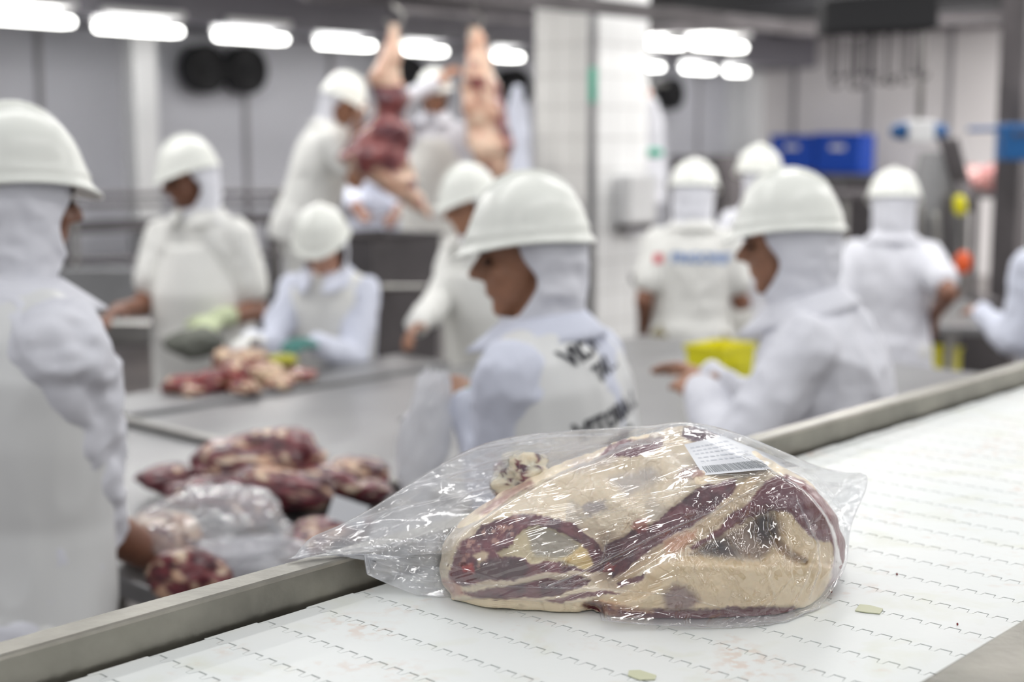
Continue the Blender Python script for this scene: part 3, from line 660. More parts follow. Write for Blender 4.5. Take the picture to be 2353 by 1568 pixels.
# never closer to the meat than the relief allows: shrink towards viewer only
haze += lw * (.30 + .18 * sstep(fbm(NB * 2, 91, 3), 0, .5)); eg = np.exp(-((1 - np.repeat(rrb, BT)) * np.tile(RB, BR)) / 3.0); haze += eg * .3
upl = sstep(sdist(PB, [(860, 1175), (1120, 1018), (1300, 1000), (1420, 1010), (1220, 1060), (1000, 1150)]), -25, 15); haze += upl * .10
haze += .05 * sstep(sdist(PB, B((370, 200), (600, 150), (900, 230), (1080, 380), (500, 400))), -10, 10)
WB = rays(PB, DBf); WB[:, 2] = np.maximum(WB[:, 2], ZB + .0012)
# keep film above the rail where it crosses it
def clear_rail(Wp):
    rel_ = Wp - np.array(list(BP)); w_ = -(rel_ @ np.array(list(V2)))
    on = (w_ < 0.006) & (w_ > -.06); Wp[:, 2] = np.where(on, np.maximum(Wp[:, 2], ZB + .0335), Wp[:, 2]); return Wp
WB = clear_rail(WB)
nbk = 40; rimB = WB[-BT:]; bk = []; cB = rays(np.array([BCEN]), np.array([1.33]))[0]; cB[2] -= .02
for i in range(1, nbk):
    t = i / nbk; r = math.sqrt(1 - t * t * .999)
    q = rimB * r + cB * (1 - r)
    ctrl_w = np.clip((rimB[:, 0] + .19) / .1, .08, 1)
    q[:, 1] += .088 * math.sin(t * PI / 2) * ctrl_w * np.clip((1.40 - rimB[:, 1]) / .1, .12, 1)
    q[:, 1] += .002 * vnoise(q * 60, 5) * (r > .3)
    q[:, 2] = np.maximum(q[:, 2], ZB + .0006); bk.append(clear_rail(q))
VB = np.concatenate([WB] + bk, 0); fb = grid_faces(BR + nbk - 1, BT); fb.append(tuple(range(BT))); last = (BR + nbk - 2) * BT; fb.append(tuple(range(last + BT - 1, last - 1, -1)))
me = bpy.data.meshes.new('plastic_bag'); me.from_pydata(VB.tolist(), [], fb)
hz = np.concatenate([np.clip(haze, 0, .8), np.full((nbk - 1) * BT, .03)]); colattr(me, np.stack([hz] * 3, 1), 'haze')
def film(name, base_haze=.02, bump=.25, attr=None, bs=60, refl=.14):
    m = bpy.data.materials.new(name); m.use_nodes = True; nt = m.node_tree; nt.nodes.remove(nt.nodes['Principled BSDF']); out = nt.nodes['Material Output']
    tr = nt.nodes.new('ShaderNodeBsdfTransparent'); tr.inputs[0].default_value = (.965, .968, .975, 1)
    gl = nt.nodes.new('ShaderNodeBsdfGlossy'); gl.inputs['Roughness'].default_value = .07; gl.inputs[0].default_value = (1, 1, 1, 1)
    gm = nt.nodes.new('ShaderNodeNewGeometry'); dt = nt.nodes.new('ShaderNodeVectorMath'); dt.operation = 'DOT_PRODUCT'; nt.links.new(gm.outputs['Incoming'], dt.inputs[0])
    def mth(op, a, b=None):
        q = nt.nodes.new('ShaderNodeMath'); q.operation = op
        for i_, v_ in enumerate((a, b)):
            if v_ is None: continue
            if isinstance(v_, (int, float)): q.inputs[i_].default_value = v_
            else: nt.links.new(v_, q.inputs[i_])
        return q.outputs[0]
    fres = mth('ADD', mth('MULTIPLY', mth('POWER', mth('SUBTRACT', 1.0, mth('MINIMUM', mth('ABSOLUTE', dt.outputs['Value']), 1.0)), 5.0), .85), refl)
    tc = nt.nodes.new('ShaderNodeTexCoord'); n = nt.nodes.new('ShaderNodeTexNoise'); n.inputs['Scale'].default_value = bs; n.inputs['Detail'].default_value = 3; n.inputs['Distortion'].default_value = .8
    nt.links.new(tc.outputs['Object'], n.inputs['Vector']); b = nt.nodes.new('ShaderNodeBump'); b.inputs['Strength'].default_value = bump; b.inputs['Distance'].default_value = .004
    nt.links.new(n.outputs[0], b.inputs['Height']); nt.links.new(b.outputs[0], gl.inputs['Normal']); nt.links.new(b.outputs[0], dt.inputs[1])
    mx = nt.nodes.new('ShaderNodeMixShader'); nt.links.new(fres, mx.inputs[0]); nt.links.new(tr.outputs[0], mx.inputs[1]); nt.links.new(gl.outputs[0], mx.inputs[2])
    df = nt.nodes.new('ShaderNodeBsdfDiffuse'); df.inputs[0].default_value = (.86, .87, .90, 1)
    tl = nt.nodes.new('ShaderNodeBsdfTranslucent'); tl.inputs[0].default_value = (.86, .87, .90, 1)
    ad = nt.nodes.new('ShaderNodeMixShader'); ad.inputs[0].default_value = .4; nt.links.new(df.outputs[0], ad.inputs[1]); nt.links.new(tl.outputs[0], ad.inputs[2])
    mh = nt.nodes.new('ShaderNodeMixShader'); nt.links.new(mx.outputs[0], mh.inputs[1]); nt.links.new(ad.outputs[0], mh.inputs[2])
    if attr:
        a = nt.nodes.new('ShaderNodeVertexColor'); a.layer_name = attr; s_ = nt.nodes.new('ShaderNodeMath'); s_.operation = 'ADD'; s_.inputs[1].default_value = base_haze
        nt.links.new(a.outputs[0], s_.inputs[0]); nt.links.new(s_.outputs[0], mh.inputs[0])
    else: mh.inputs[0].default_value = base_haze
    nt.links.new(mh.outputs[0], out.inputs[0]); return m
M['film'] = film('clear_bag_film', .012, .14, 'haze', 45)
bag = link('plastic_bag', me, M['film'])
tag(bag, 'clear crinkled plastic bag wrapped around the folded beef on the belt', 'bag')
# ---- sticker with barcode inside the bag
bvB = BVHTree.FromPolygons([tuple(v) for v in WB.tolist()], grid_faces(BR, BT))
def onbag(x, y, lift):
    r = ray(x, y).normalized(); h = bvB.ray_cast(Vector((0, 0, CH)), r)
    return (h[0] if h[0] else at(x, y, 1.25)) - r * lift
LQ = [(1572, 1022), (1660, 1002), (1838, 1072), (1616, 1093)]
def lq(u, v): 
    a, b_, c_, d_ = [np.array(q, float) for q in (LQ[0], LQ[1], LQ[2], LQ[3])]
    p = a * (1 - u) * (1 - v) + b_ * u * (1 - v) + c_ * u * v + d_ * (1 - u) * v; return p
def lpatch(name, u0, u1, v0, v1, lift, m, parent=None, n=20, k=12):
    bm = bmesh.new(); G = [[bm.verts.new(onbag(*lq(u0 + (u1 - u0) * i / n, v0 + (v1 - v0) * j / k), lift)) for j in range(k + 1)] for i in range(n + 1)]
    for i in range(n):
        for j in range(k): bm.faces.new((G[i][j], G[i + 1][j], G[i + 1][j + 1], G[i][j + 1]))
    return obj(name, bm, m, parent, True)
M['paper'] = mat('sticker_paper', (226, 228, 232), .35); M['ink'] = mat('printed_ink', (140, 144, 148), .6); M['inkl'] = mat('hazed_ink', (204, 207, 214), .6)  # both inks lightened to imitate the whitish haze over the sticker
lab = lpatch('price_sticker', 0, 1, 0, 1, .0006, M['paper'])
tag(lab, 'white paper sticker with a barcode on top of the bagged beef', 'label')
u = .05
while u < .74:
    w = random.choice((.006, .01, .016)); lpatch('barcode_bar', u, u + w, .72, .93, .0010, M['ink'], lab, 1, 3); u += w + random.choice((.008, .013))
for v in (.12, .22, .32, .44, .55):
    u = .08
    while u < .8:
        w = random.uniform(.03, .1); lpatch('print_line', u, u + w, v, v + .035, .0010, M['inkl'], lab, 2, 1); u += w + .03

# ================================================================== TABLES
ZT = 1.0
NE = Vector((-.11, 2.85, 0))                       # a point on the near edge
def tp(s, v, z=ZT): # s measured as absolute U coordinate
    s0 = NE.dot(U2); return Vector((NE.x, NE.y, 0)) + U2 * (s - s0) + V2 * v + Vector((0, 0, z))
def table(label, s0, s1, v0, v1, z=ZT, m='steel_dull', lip=.0, name='cutting_table'):
    t = thing(name, tp((s0 + s1) / 2, (v0 + v1) / 2, 0), label, 'table')
    bm = bmesh.new(); box(bm, tp((s0 + s1) / 2, (v0 + v1) / 2, z - .02), s1 - s0, v1 - v0, .04, bev=.006); obj('tabletop', bm, M[m], t)
    for s in (s0 + .08, s1 - .08):
        for v in (v0 + .06, v1 - .06):
            bm = bmesh.new(); limb(bm, tp(s, v, z - .04), tp(s, v, .02), .022, .022, 12, False); obj('leg', bm, M['steel'], t, True)
    for v in (v0 + .06, v1 - .06):
        bm = bmesh.new(); limb(bm, tp(s0 + .08, v, .25), tp(s1 - .08, v, .25), .016, .016, 10, False); obj('stretcher', bm, M['steel'], t, True)
    if lip:
        for v in (v0, v1):
            bm = bmesh.new(); box(bm, tp((s0 + s1) / 2, v, z + lip / 2), s1 - s0, .012, lip); obj('edge_lip', bm, M['steel'], t)
    return t
table('wide stainless cutting table section carrying the big meat pile', 2.155, 4.6, 0, 1.46)
table('pale stainless table section at the left end beside the nearest man', 1.36, 2.145, 0, 1.46)
t3 = table('narrow raised stainless trimming shelf in front of the woman with bluish sleeves', 2.2, 3.5, 1.475, 1.74, ZT + .015)
bm = bmesh.new(); box(bm, tp(2.15, .73, ZT + .0105), .03, 1.46, .02, bev=.004); tag(obj('joint_strip', bm, M['steel'], None), 'thin steel strip covering the joint between the two table sections', 'strip')

# ================================================================== PEOPLE
def hand(bm, w, d, palm_n, side, s=1.0, curl=.5, spread=1):
    """w wrist, d direction, palm_n palm normal, side: direction towards thumb"""
    d = d.normalized(); t = (side - d * side.dot(d)).normalized(); n = d.cross(t).normalized()
    if n.dot(palm_n) < 0: n = -n
    L = .095 * s
    loft(bm, [(w - d * .01 * s, t * .026 * s, n * .018 * s), (w + d * .03 * s, t * .036 * s, n * .016 * s), (w + d * L * .95, t * .041 * s, n * .013 * s), (w + d * (L + .006 * s), t * .037 * s, n * .009 * s)], 14)
    for i, (o, ln) in enumerate(((.030, .072), (.010, .08), (-.010, .075), (-.029, .06))):
        b0 = w + d * L * .93 + t * o * s * spread; dd = d; p = b0; r = .0092 * s
        for k in range(3):
            ang = curl * (.5 + .35 * k); dd = (d * math.cos(ang) + n * math.sin(ang)).normalized(); q = p + dd * ln * s * (.45, .32, .25)[k]
            limb(bm, p, q, r, r * .9, 8); p = q; r *= .9
    b0 = w + d * .03 * s + t * .026 * s; p1 = b0 + (t * .8 + d * .5 + n * .35).normalized() * .038 * s; p2 = p1 + (d * .85 + t * .3 + n * .45).normalized() * .034 * s
    limb(bm, b0, p1, .013 * s, .011 * s, 8); limb(bm, p1, p2, .0105 * s, .009 * s, 8)
def ik(sh, tgt, l1, l2, pole):
    d = tgt - sh; L = d.length
    if L > (l1 + l2) * .985: tgt = sh + d.normalized() * (l1 + l2) * .985; d = tgt - sh; L = d.length
    a = (l1 * l1 - l2 * l2 + L * L) / (2 * L); h = math.sqrt(max(0, l1 * l1 - a * a)); dn = d.normalized()
    p = (pole - dn * pole.dot(dn)).normalized(); return sh + dn * a + p * h, tgt
HELM = [(0, .152, .127, .117), (.006, .150, .126, .1165), (.012, .140, .121, .112), (.022, .130, .118, .108), (.030, .1275, .1185, .1075), (.036, .1265, .1185, .1070), (.042, .121, .115, .104), (.06, .112, .111, .101), (.08, .103, .104, .0965), (.1, .092, .095, .088), (.12, .076, .079, .073), (.138, .052, .055, .051), (.15, .027, .029, .027), (.1555, .004, .004, .004)]
def person(label, x, y, az, H=1.7, lean=6, head_az=None, head_pitch=10, hands=None, sleeve='long', shirt='cotton', vest=None, apron=None,
           skin='skin', base=0, vox=.009, trousers='cotton_warm', hs=1.0, poles=None, glove=(None, None), curls=(.6, .6), hood_mat='cotton', belly=1.0, build=1.0, tail=0, seed=1, mask=False, hoodcut=.012, texts=None, width=1.0, elbows=None):
    az_ = math.radians(az); Fw = Vector((math.sin(az_), math.cos(az_), 0)); Rt = Vector((math.cos(az_), -math.sin(az_), 0)); Up = Vector((0, 0, 1))
    k = H / 1.72; t0 = Vector((x, y, base)); ln = math.radians(lean)
    sp = Up * math.cos(ln) + Fw * math.sin(ln); sf = Fw * math.cos(ln) - Up * math.sin(ln)
    drop = (1 - math.cos(ln)) * .0
    pel = t0 + Up * .93 * k - Fw * math.sin(ln) * .18 * k
    ha = math.radians(az if head_az is None else head_az); hf0 = Vector((math.sin(ha), math.cos(ha), 0)); hp = math.radians(head_pitch)
    hr = Vector((math.cos(ha), -math.sin(ha), 0)); hf = hf0 * math.cos(hp) - Up * math.sin(hp); hu = hr.cross(hf).normalized()
    nb_ = pel + sp * .53 * k; hc = nb_ + (sp * .5 + hu * .5).normalized() * (.128 + .025 * (hs - .9)) * k + hf * .012
    # shift everything so that the helmet sits at H: adjust by scaling spine shift
    root = thing('person', t0, label, 'person', None)
    q = lambda a, b, c: hc + hr * (a * hs) + hf * (b * hs) + hu * (c * hs)
    # ---------- body (skin)
    bm = bmesh.new(); X = lambda v: Rt * v * k * build * width; Yv = lambda v: sf * v * k * build
    def torso(bm, g, lo=-.10, hi=.54, gb=0):
        R = [(-.12, .150, .100), (-.04, .165, .112 * (.5 + belly * .5)), (.08, .158, .112 * belly), (.18, .150, .112 * (.4 + .6 * belly)), (.30, .165, .112), (.40, .172, .108), (.455, .152, .094), (.495, .112, .076), (.53, .066, .056)]
        rs = []
        for h, a, b_ in R:
            if h < lo - .03 or h > hi: continue
            off = .012 if belly <= 1 or h > .3 else .012 + .05 * (belly - 1) * 2
            rs.append((pel + sp * h * k + sf * (off if 0 < h < .3 else .0), X(a) + Rt * g, Yv(b_) + sf * (g + gb)))
        loft(bm, rs, 24)
    torso(bm, -.008)
    ellip(bm, q(0, -.006, .028), hr * .077 * hs, hf * .097 * hs, hu * .086 * hs, 22, 14)
    ellip(bm, q(0, .030, -.035), hr * .060 * hs, hf * .062 * hs, hu * .078 * hs, 20, 12)
    ellip(bm, q(0, .058, -.096), hr * .028 * hs, hf * .026 * hs, hu * .024 * hs)
    limb(bm, q(0, .090, .006), q(0, .112, -.026), .009 * hs, .0125 * hs, 10); limb(bm, q(-.011, .098, -.032), q(.011, .098, -.032), .009 * hs, .009 * hs, 8)
    ellip(bm, q(0, .078, .020), hr * .052 * hs, hf * .017 * hs, hu * .011 * hs)
    ellip(bm, q(0, .084, -.056), hr * .024 * hs, hf * .010 * hs, hu * .006 * hs); ellip(bm, q(0, .083, -.068), hr * .021 * hs, hf * .010 * hs, hu * .007 * hs)
    for s in (-1, 1):
        ellip(bm, q(s * .071, -.034, -.008), hr * .008 * hs, hf * .020 * hs, hu * .032 * hs); ellip(bm, q(s * .040, .056, -.028), hr * .022 * hs, hf * .024 * hs, hu * .022 * hs)
    limb(bm, q(0, -.02, -.07), nb_ - sp * .03, .054 * hs, .062 * hs, 16)
    shirt_bm = bmesh.new(); torso(shirt_bm, .018, lo=-.16)
    arms = []
    sl_h = .285 * k; fo = .255 * k
    for i, s in enumerate((-1, 1)):   # left, right
        sh = pel + sp * .440 * k + Rt * s * .150 * k * build * width
        tg = (hands or (None, None))[i]
        if tg is None: tg = sh - Up * .5 * k + Fw * .10 + Rt * s * .06
        tg = Vector(tg); ee = (elbows or (None, None))[i]; pole = (Vector(ee) - sh) if ee else (poles or (None, None))[i] or (Rt * s * .22 - Up * 1.0 - Fw * .30)
        hd = tg - (sh + tg) * .5
        dirg = (tg - sh).normalized(); wr_t = tg - dirg * .07 * k
        el, wr = ik(sh, wr_t, sl_h, fo, pole); fd = (wr - el).normalized()
        limb(bm, sh, el, .052 * k * build, .040 * k * build, 14); limb(bm, el, wr, .041 * k * build, .027 * k * build, 14)
        hdir = (fd * .7 + (tg - wr).normalized() * .3).normalized()
        pn = (-Up - Rt * s * .3); thumb = (Fw * .3 - Rt * s + Up * .4)
        hand(bm, wr, hdir, pn, thumb, .97 * k, curls[i]); arms.append((sh, el, wr, fd, hdir, pn, thumb))
        sb = shirt_bm
        if sleeve == 'short':
            e2 = sh.lerp(el, .66); chain(sb, [sh, e2], [.066 * k * build, .070 * k], 16)
        elif sleeve == 'rolled':
            e2 = el.lerp(wr, .06); chain(sb, [sh, sh.lerp(el, .55), el, e2], [.076 * k * build, .075 * k, .070 * k, .066 * k], 16)
        else:
            chain(sb, [sh, sh.lerp(el, .5), el, el.lerp(wr, .5), wr - fd * .01], [.068 * k * build, .063 * k, .057 * k, .051 * k, .043 * k], 16)
    # legs in the body
    hips = [pel + Rt * s * .088 * k for s in (-1, 1)]; kn = [t0 + Up * .50 * k + Rt * s * .10 * k + Fw * .02 for s in (-1, 1)]; an = [t0 + Up * .09 * k + Rt * s * .11 * k for s in (-1, 1)]
    for a, b_, c_ in zip(hips, kn, an):
        limb(bm, a, b_, .082 * k, .054 * k, 12); limb(bm, b_, c_, .052 * k, .036 * k, 12)
    me = remesh(bm, vox * .8, 2); body = link('body', me, M[skin]); reparent(body, root)
    for s in (-1, 1):
        bm = bmesh.new(); ellip(bm, q(s * .032, .080, -.004), hr * .014 * hs, hf * .008 * hs, hu * .006 * hs, 10, 6); reparent(obj('eye', bm, M['eyew'], None, True), body)
        bm = bmesh.new(); limb(bm, q(s * .014, .094, .016), q(s * .052, .078, .018), .0055 * hs, .004 * hs, 8); reparent(obj('eyebrow', bm, M['hair'], None, True), body)
    # ---------- clothes
    fs = M[shirt]
    lo_sk = {'coat': .55, 'tunic': .74}
    if tail:
        wv = X(.16) + Rt * .02; wf = Yv(.11) + sf * .02
        loft(shirt_bm, [(pel + sp * .05 * k, wv, wf), (t0 + Up * (.93 * k - .12), wv * 1.08, Fw * .15 * k), (t0 + Up * tail, wv * 1.14, Fw * .17 * k)], 24)
    me = remesh(shirt_bm, vox, 4); displace(me, .016 if sleeve != 'short' else .011, 9, seed, (1, 1, 1.5) if sleeve == 'rolled' else (1, 1, .55), 3, True); displace(me, .004, 26, seed + 5, (1, 1, .6), 2, True)
    sh_o = link('shirt', me, fs); reparent(sh_o, root)
    vmesh = me; vobj = sh_o
    cbm = bmesh.new(); rg = []
    for t_ in range(4):
        u_ = t_ / 3; rg.append([nb_ + sp * (.012 - .05 * u_) + Rt * math.sin(a_) * (.086 + .046 * u_) + sf * math.cos(a_) * (.082 + .034 * u_ + (.05 * u_ if abs(math.sin(a_)) < .55 and math.cos(a_) > 0 else 0)) for a_ in [math.radians(14 + 332 * j / 36) for j in range(37)]])
    rg = [[cbm.verts.new(p_) for p_ in r_] for r_ in rg]
    for t_ in range(3):
        for j in range(36): cbm.faces.new((rg[t_][j], rg[t_][j + 1], rg[t_ + 1][j + 1], rg[t_ + 1][j]))
    co_ = obj('collar', cbm, fs, root, True); sm = co_.modifiers.new('t', 'SOLIDIFY'); sm.thickness = .004
    if vest:
        vb = bmesh.new(); torso(vb, .026, lo=-.2)
        for s in (-1, 1):
            c_ = pel + sp * .45 * k + Rt * s * .115 * k * build * width; limb(vb, c_, c_ - Rt * s * .08 + sp * .03, .068 * k, .066 * k, 12)
        wv = X(.152) + Rt * .022; loft(vb, [(pel + sp * .05 * k, wv, Yv(.115) + sf * .030), (t0 + Up * (.7 * k), wv * 1.06, Fw * .16 * k)], 24)
        me = remesh(vb, vox, 4); displace(me, .010, 6, seed + 3, (1, 1, .35), 3, True); vobj = link('vest', me, M[vest]); reparent(vobj, root); vmesh = me
    if apron:
        ab = bmesh.new(); wv = X(.15) + Rt * .03
        loft(ab, [(pel + sp * .42 * k + sf * .03, X(.10), Yv(.10) + sf * .035), (pel + sp * .25 * k + sf * .03, wv * .95, Yv(.115 * belly) + sf * .03), (pel + sp * .04 * k + sf * .03, wv * 1.05, Yv(.12 * belly) + sf * .03), (t0 + Up * .7 * k + Fw * .03, wv * 1.1, Fw * .15 * k), (t0 + Up * .42 * k + Fw * .03, wv * 1.15, Fw * .15 * k)], 24)
        me = remesh(ab, vox * 1.1, 3); displace(me, .007, 7, seed + 8, (1, 1, .3), 3, True); reparent(link('apron', me, M[apron]), root)
    tb_ = bmesh.new()
    for a, b_, c_ in zip(hips, kn, an): chain(tb_, [a, b_, c_], [.105 * k, .082 * k, .072 * k], 14)
    loft(tb_, [(pel - Up * .06 * k, Rt * .175 * k, Fw * .12 * k), (pel + Up * .03, Rt * .17 * k, Fw * .12 * k)], 20)
    me = remesh(tb_, .013, 3); displace(me, .008, 10, seed + 2, (1, 1, .6), 2, True); reparent(link('trousers', me, M[trousers]), root)
    for c_ in an:
        bb = bmesh.new(); g0 = Vector((c_.x, c_.y, base))
        loft(bb, [(g0 + Up * .002 + Fw * .05, Rt * .045, Fw * .125), (g0 + Up * .03 + Fw * .05, Rt * .048, Fw * .128), (g0 + Up * .07 + Fw * .03, Rt * .045, Fw * .095), (g0 + Up * .13, Rt * .048, Fw * .055), (g0 + Up * .30, Rt * .056, Fw * .06)], 18); reparent(obj('boot', bb, M['rubber_white'], None, True), root)
    for i, g in enumerate(glove):
        if g:
            gb = bmesh.new(); sh, el, wr, fd, hdir, pn, thumb = arms[i]; limb(gb, wr - fd * .07, wr, .040 * k, .032 * k); hand(gb, wr, hdir, pn, thumb, 1.06 * k, curls[i])
            reparent(link('glove', remesh(gb, .006, 2), M[g]), root)
    # ---------- hood
    hb = bmesh.new()
    ellip(hb, q(0, -.010, .022), hr * .095 * hs, hf * .108 * hs, hu * .096 * hs, 24, 14)
    ellip(hb, q(0, .020, -.05), hr * .080 * hs, hf * .080 * hs, hu * .080 * hs, 24, 12)
    loft(hb, [(q(0, -.018, .0), hr * .094 * hs, hf * .098 * hs), (q(0, -.012, -.08), hr * .088 * hs, hf * .092 * hs), (q(0, -.012, -.125), hr * .082 * hs, hf * .082 * hs), (nb_ - sp * .0, hr * .09 * hs, hf * .085 * hs), (nb_ - sp * .035 * k, Rt * .135 * k, sf * .098 * k)], 24)
    me = remesh(hb, vox * .8, 3); displace(me, .008, 13, seed + 11, (1, 1, 1.3), 3, True)
    b2 = bmesh.new(); b2.from_mesh(me); bpy.data.meshes.remove(me); kill = []
    for f in b2.faces:
        c_ = f.calc_center_median() - hc; a_, b__, c2 = c_.dot(hr) / hs, c_.dot(hf) / hs, c_.dot(hu) / hs
        thr = hoodcut + .008 - .034 * math.exp(-((c2 + .045) / .035) ** 2) + .5 * max(0, -.085 - c2)
        lim = -.112 if not mask else -.03
        if b__ > thr and c2 > lim and c2 < .09 and abs(a_) < .105 - .35 * max(0, -.06 - c2): kill.append(f)
    bmesh.ops.delete(b2, geom=kill, context='FACES')
    bmesh.ops.delete(b2, geom=[v for v in b2.verts if not v.link_faces], context='VERTS')
    for _ in range(14):
        nc = {}
        for v in b2.verts:
            if v.is_boundary:
                nb2 = [e.other_vert(v) for e in v.link_edges if e.is_boundary]
                if len(nb2) == 2: nc[v] = v.co * .4 + (nb2[0].co + nb2[1].co) * .3
        for v, c_ in nc.items(): v.co = c_
    me = bpy.data.meshes.new('hood'); b2.to_mesh(me); b2.free()
    o = link('hood', me, M[hood_mat]); sm = o.modifiers.new('t', 'SOLIDIFY'); sm.thickness = .003; reparent(o, root)
    # ---------- helmet
    n = 56; V_ = []
    for z, f_, b_, s_ in HELM:
        for j in range(n):
            a = 2 * PI * j / n; cy, cx = math.cos(a), math.sin(a); ry = f_ if cy > 0 else b_
            low = (1 - min(1, z / .05)); dz = -.014 * max(0, cy) ** 3 * low + .010 * (cx * cx) ** 1.5 * low - .006 * max(0, -cy) ** 3 * low
            rim_r = 1 + .0 * cx
            V_.append(q(cx * s_ * rim_r, cy * ry - .003, .018 + z * .90 + dz))
    fc = [];  m2 = len(HELM)
    for i in range(m2 - 1):
        for j in range(n): fc.append((i * n + j, i * n + (j + 1) % n, (i + 1) * n + (j + 1) % n, (i + 1) * n + j))
    fc.append(tuple((m2 - 1) * n + j for j in range(n)))
    me = bpy.data.meshes.new('hard_hat'); me.from_pydata([tuple(v) for v in V_], [], fc); o = link('hard_hat', me, M['helmet']); sm = o.modifiers.new('t', 'SOLIDIFY'); sm.thickness = .003; sm.offset = 1
    reparent(o, root); hat = o
    # a raised crown ridge, front to back
    rb_ = bmesh.new(); pts = []
    for i in range(13):
        a = -1.15 + 2.3 * i / 12; pts.append(q(0, math.sin(a) * .098 - .004, .018 + .050 + .0885 * math.cos(a)))
    for i in range(12): limb(rb_, pts[i], pts[i + 1], .0095 * hs, .0095 * hs, 8)
    me = remesh(rb_, .005, 3); reparent(link('hat_ridge', me, M['helmet']), hat)
    # ---------- lettering on the back
    if texts:
        P_ = vco(vmesh); bv = BVHTree.FromPolygons([tuple(v) for v in P_.tolist()], [tuple(p.vertices) for p in vmesh.polygons])
        for body_, ox, oz, size, tm_, rotz, vertical in texts:
            cu = bpy.data.curves.new('t', 'FONT'); cu.body = body_; cu.size = size; cu.align_x = 'CENTER'; cu.space_line = .95; cu.offset = size * .035
            to = bpy.data.objects.new('t', cu); C.objects.link(to); dg = bpy.context.evaluated_depsgraph_get(); tme = bpy.data.meshes.new_from_object(to.evaluated_get(dg)); bpy.data.objects.remove(to)
            b3 = bmesh.new(); b3.from_mesh(tme); bmesh.ops.triangulate(b3, faces=b3.faces)
            for _ in range(2): bmesh.ops.subdivide_edges(b3, edges=[e for e in b3.edges if e.calc_length() > .012], cuts=1)
            cr_, sr_ = math.cos(rotz), math.sin(rotz)
            for v in b3.verts:
                a_, c_ = v.co.x * cr_ - v.co.y * sr_ + ox, v.co.x * sr_ + v.co.y * cr_ + oz
                o_ = pel + sp * c_ + Rt * a_ - sf * .6; h = bv.ray_cast(o_, sf)
                v.co = (h[0] if h[0] else o_ + sf * .45) - sf * .004
            seen = set()
            for v0 in list(b3.verts):
                if v0 in seen: continue
                st, isl = [v0], set([v0])
                while st:
                    for e in st.pop().link_edges:
                        for w_ in e.verts:
                            if w_ not in isl: isl.add(w_); st.append(w_)
                seen |= isl; ix = {v: i_ for i_, v in enumerate(isl)}; fcs = {f for v in isl for f in v.link_faces}
                me = bpy.data.meshes.new('letter'); me.from_pydata([tuple(v.co) for v in ix], [], [tuple(ix[v] for v in f.verts) for f in fcs]); reparent(link('letter', me, M[tm_], None, False), vobj)
            b3.free()
    return root, hc, (pel, sp, sf, Rt)
# nearest man on the left
def place(px, Y): return at(px, 400, Y).x, Y
P1x, P1y = place(62, 2.28)
person('nearest man on the left in white hard hat, bare forearm on bagged meat', P1x - .05, P1y - .02, 40, H=1.83, lean=3, head_az=46, head_pitch=4,
       hands=(at(330, 1290, 2.62), at(420, 1350, 2.52)), sleeve='rolled', shirt='cotton', vest='vinyl', skin='skin_dark', vox=.0075, hs=.95, seed=3, curls=(.7, .8), poles=(None, Vector((-.65, -.7, -.5))), tail=.75, hoodcut=.066)
# central man
x, y = place(1215, 2.7)
person('central man in white hard hat with black lettering on his vest back', x + .075, y - .045, -58, H=1.705, lean=9, head_az=-88, head_pitch=6,
       hands=(at(1045, 960, 2.78), at(1085, 950, 2.95)), shirt='cotton_blue', vest='vinyl', skin='skin', vox=.0075, hs=.98, seed=11, poles=(Vector((.1, -.1, -1)), None), curls=(.9, .9), hoodcut=.010,
       texts=[('VICTOR  L', .0, .465, .046, 'text', .22, 0), ('TARL', .0, .415, .046, 'text', .2, 0), ('VITORIA  L', -.01, .325, .046, 'text', .15, 0), ('JORZ', -.01, .275, .046, 'text', .12, 0)])
# right man
x, y = place(1815, 3.1)
person('man in long white coat and hard hat leaning left over the table', x + .14, y - .02, -72, H=1.72, lean=17, head_az=-72, head_pitch=6,
       hands=(at(1560, 925, 3.15), at(1590, 885, 3.55)), shirt='cotton', skin='skin', vox=.0078, hs=.99, seed=17, elbows=(at(1680, 985, 2.95), None), tail=.6, build=1.05, hoodcut=.035)
# man with the round belly
x, y = place(445, 5.5)
person('stout man in short sleeves with bare brown forearms at the left table', x + .03, y, 196, H=1.79, lean=5, head_az=-118, head_pitch=14,
       hands=(at(490, 770, 5.15), at(250, 745, 5.1)), sleeve='short', shirt='cotton_warm', apron='cotton_warm', skin='skin_dark', belly=1.45, build=1.0, vox=.011, hs=.98, seed=23, tail=.7, glove=('pale_green', None))
# woman
x, y = place(752, 5.1)
person('woman in white hard hat and bluish sleeves looking down at the trimmings pile', x, y + .08, 192, H=1.56, lean=10, head_az=190, head_pitch=26,
       hands=(at(705, 812, 4.75), at(560, 800, 4.72)), shirt='cotton_blue', vest='cotton_warm', skin='skin_light', vox=.011, hs=.90, seed=29, glove=('green_glove', 'cotton_warm'), tail=.7)
# man behind the central man
x, y = place(1136, 5.5)
person('man mostly hidden behind the central man, reaching left to the table', x, y, 232, H=1.69, lean=12, head_az=-112, head_pitch=14,
       hands=(None, at(885, 872, 4.85)), shirt='cotton_warm', vest=None, apron='cotton_warm', skin='skin', vox=.012, hs=.97, seed=31, build=1.1)
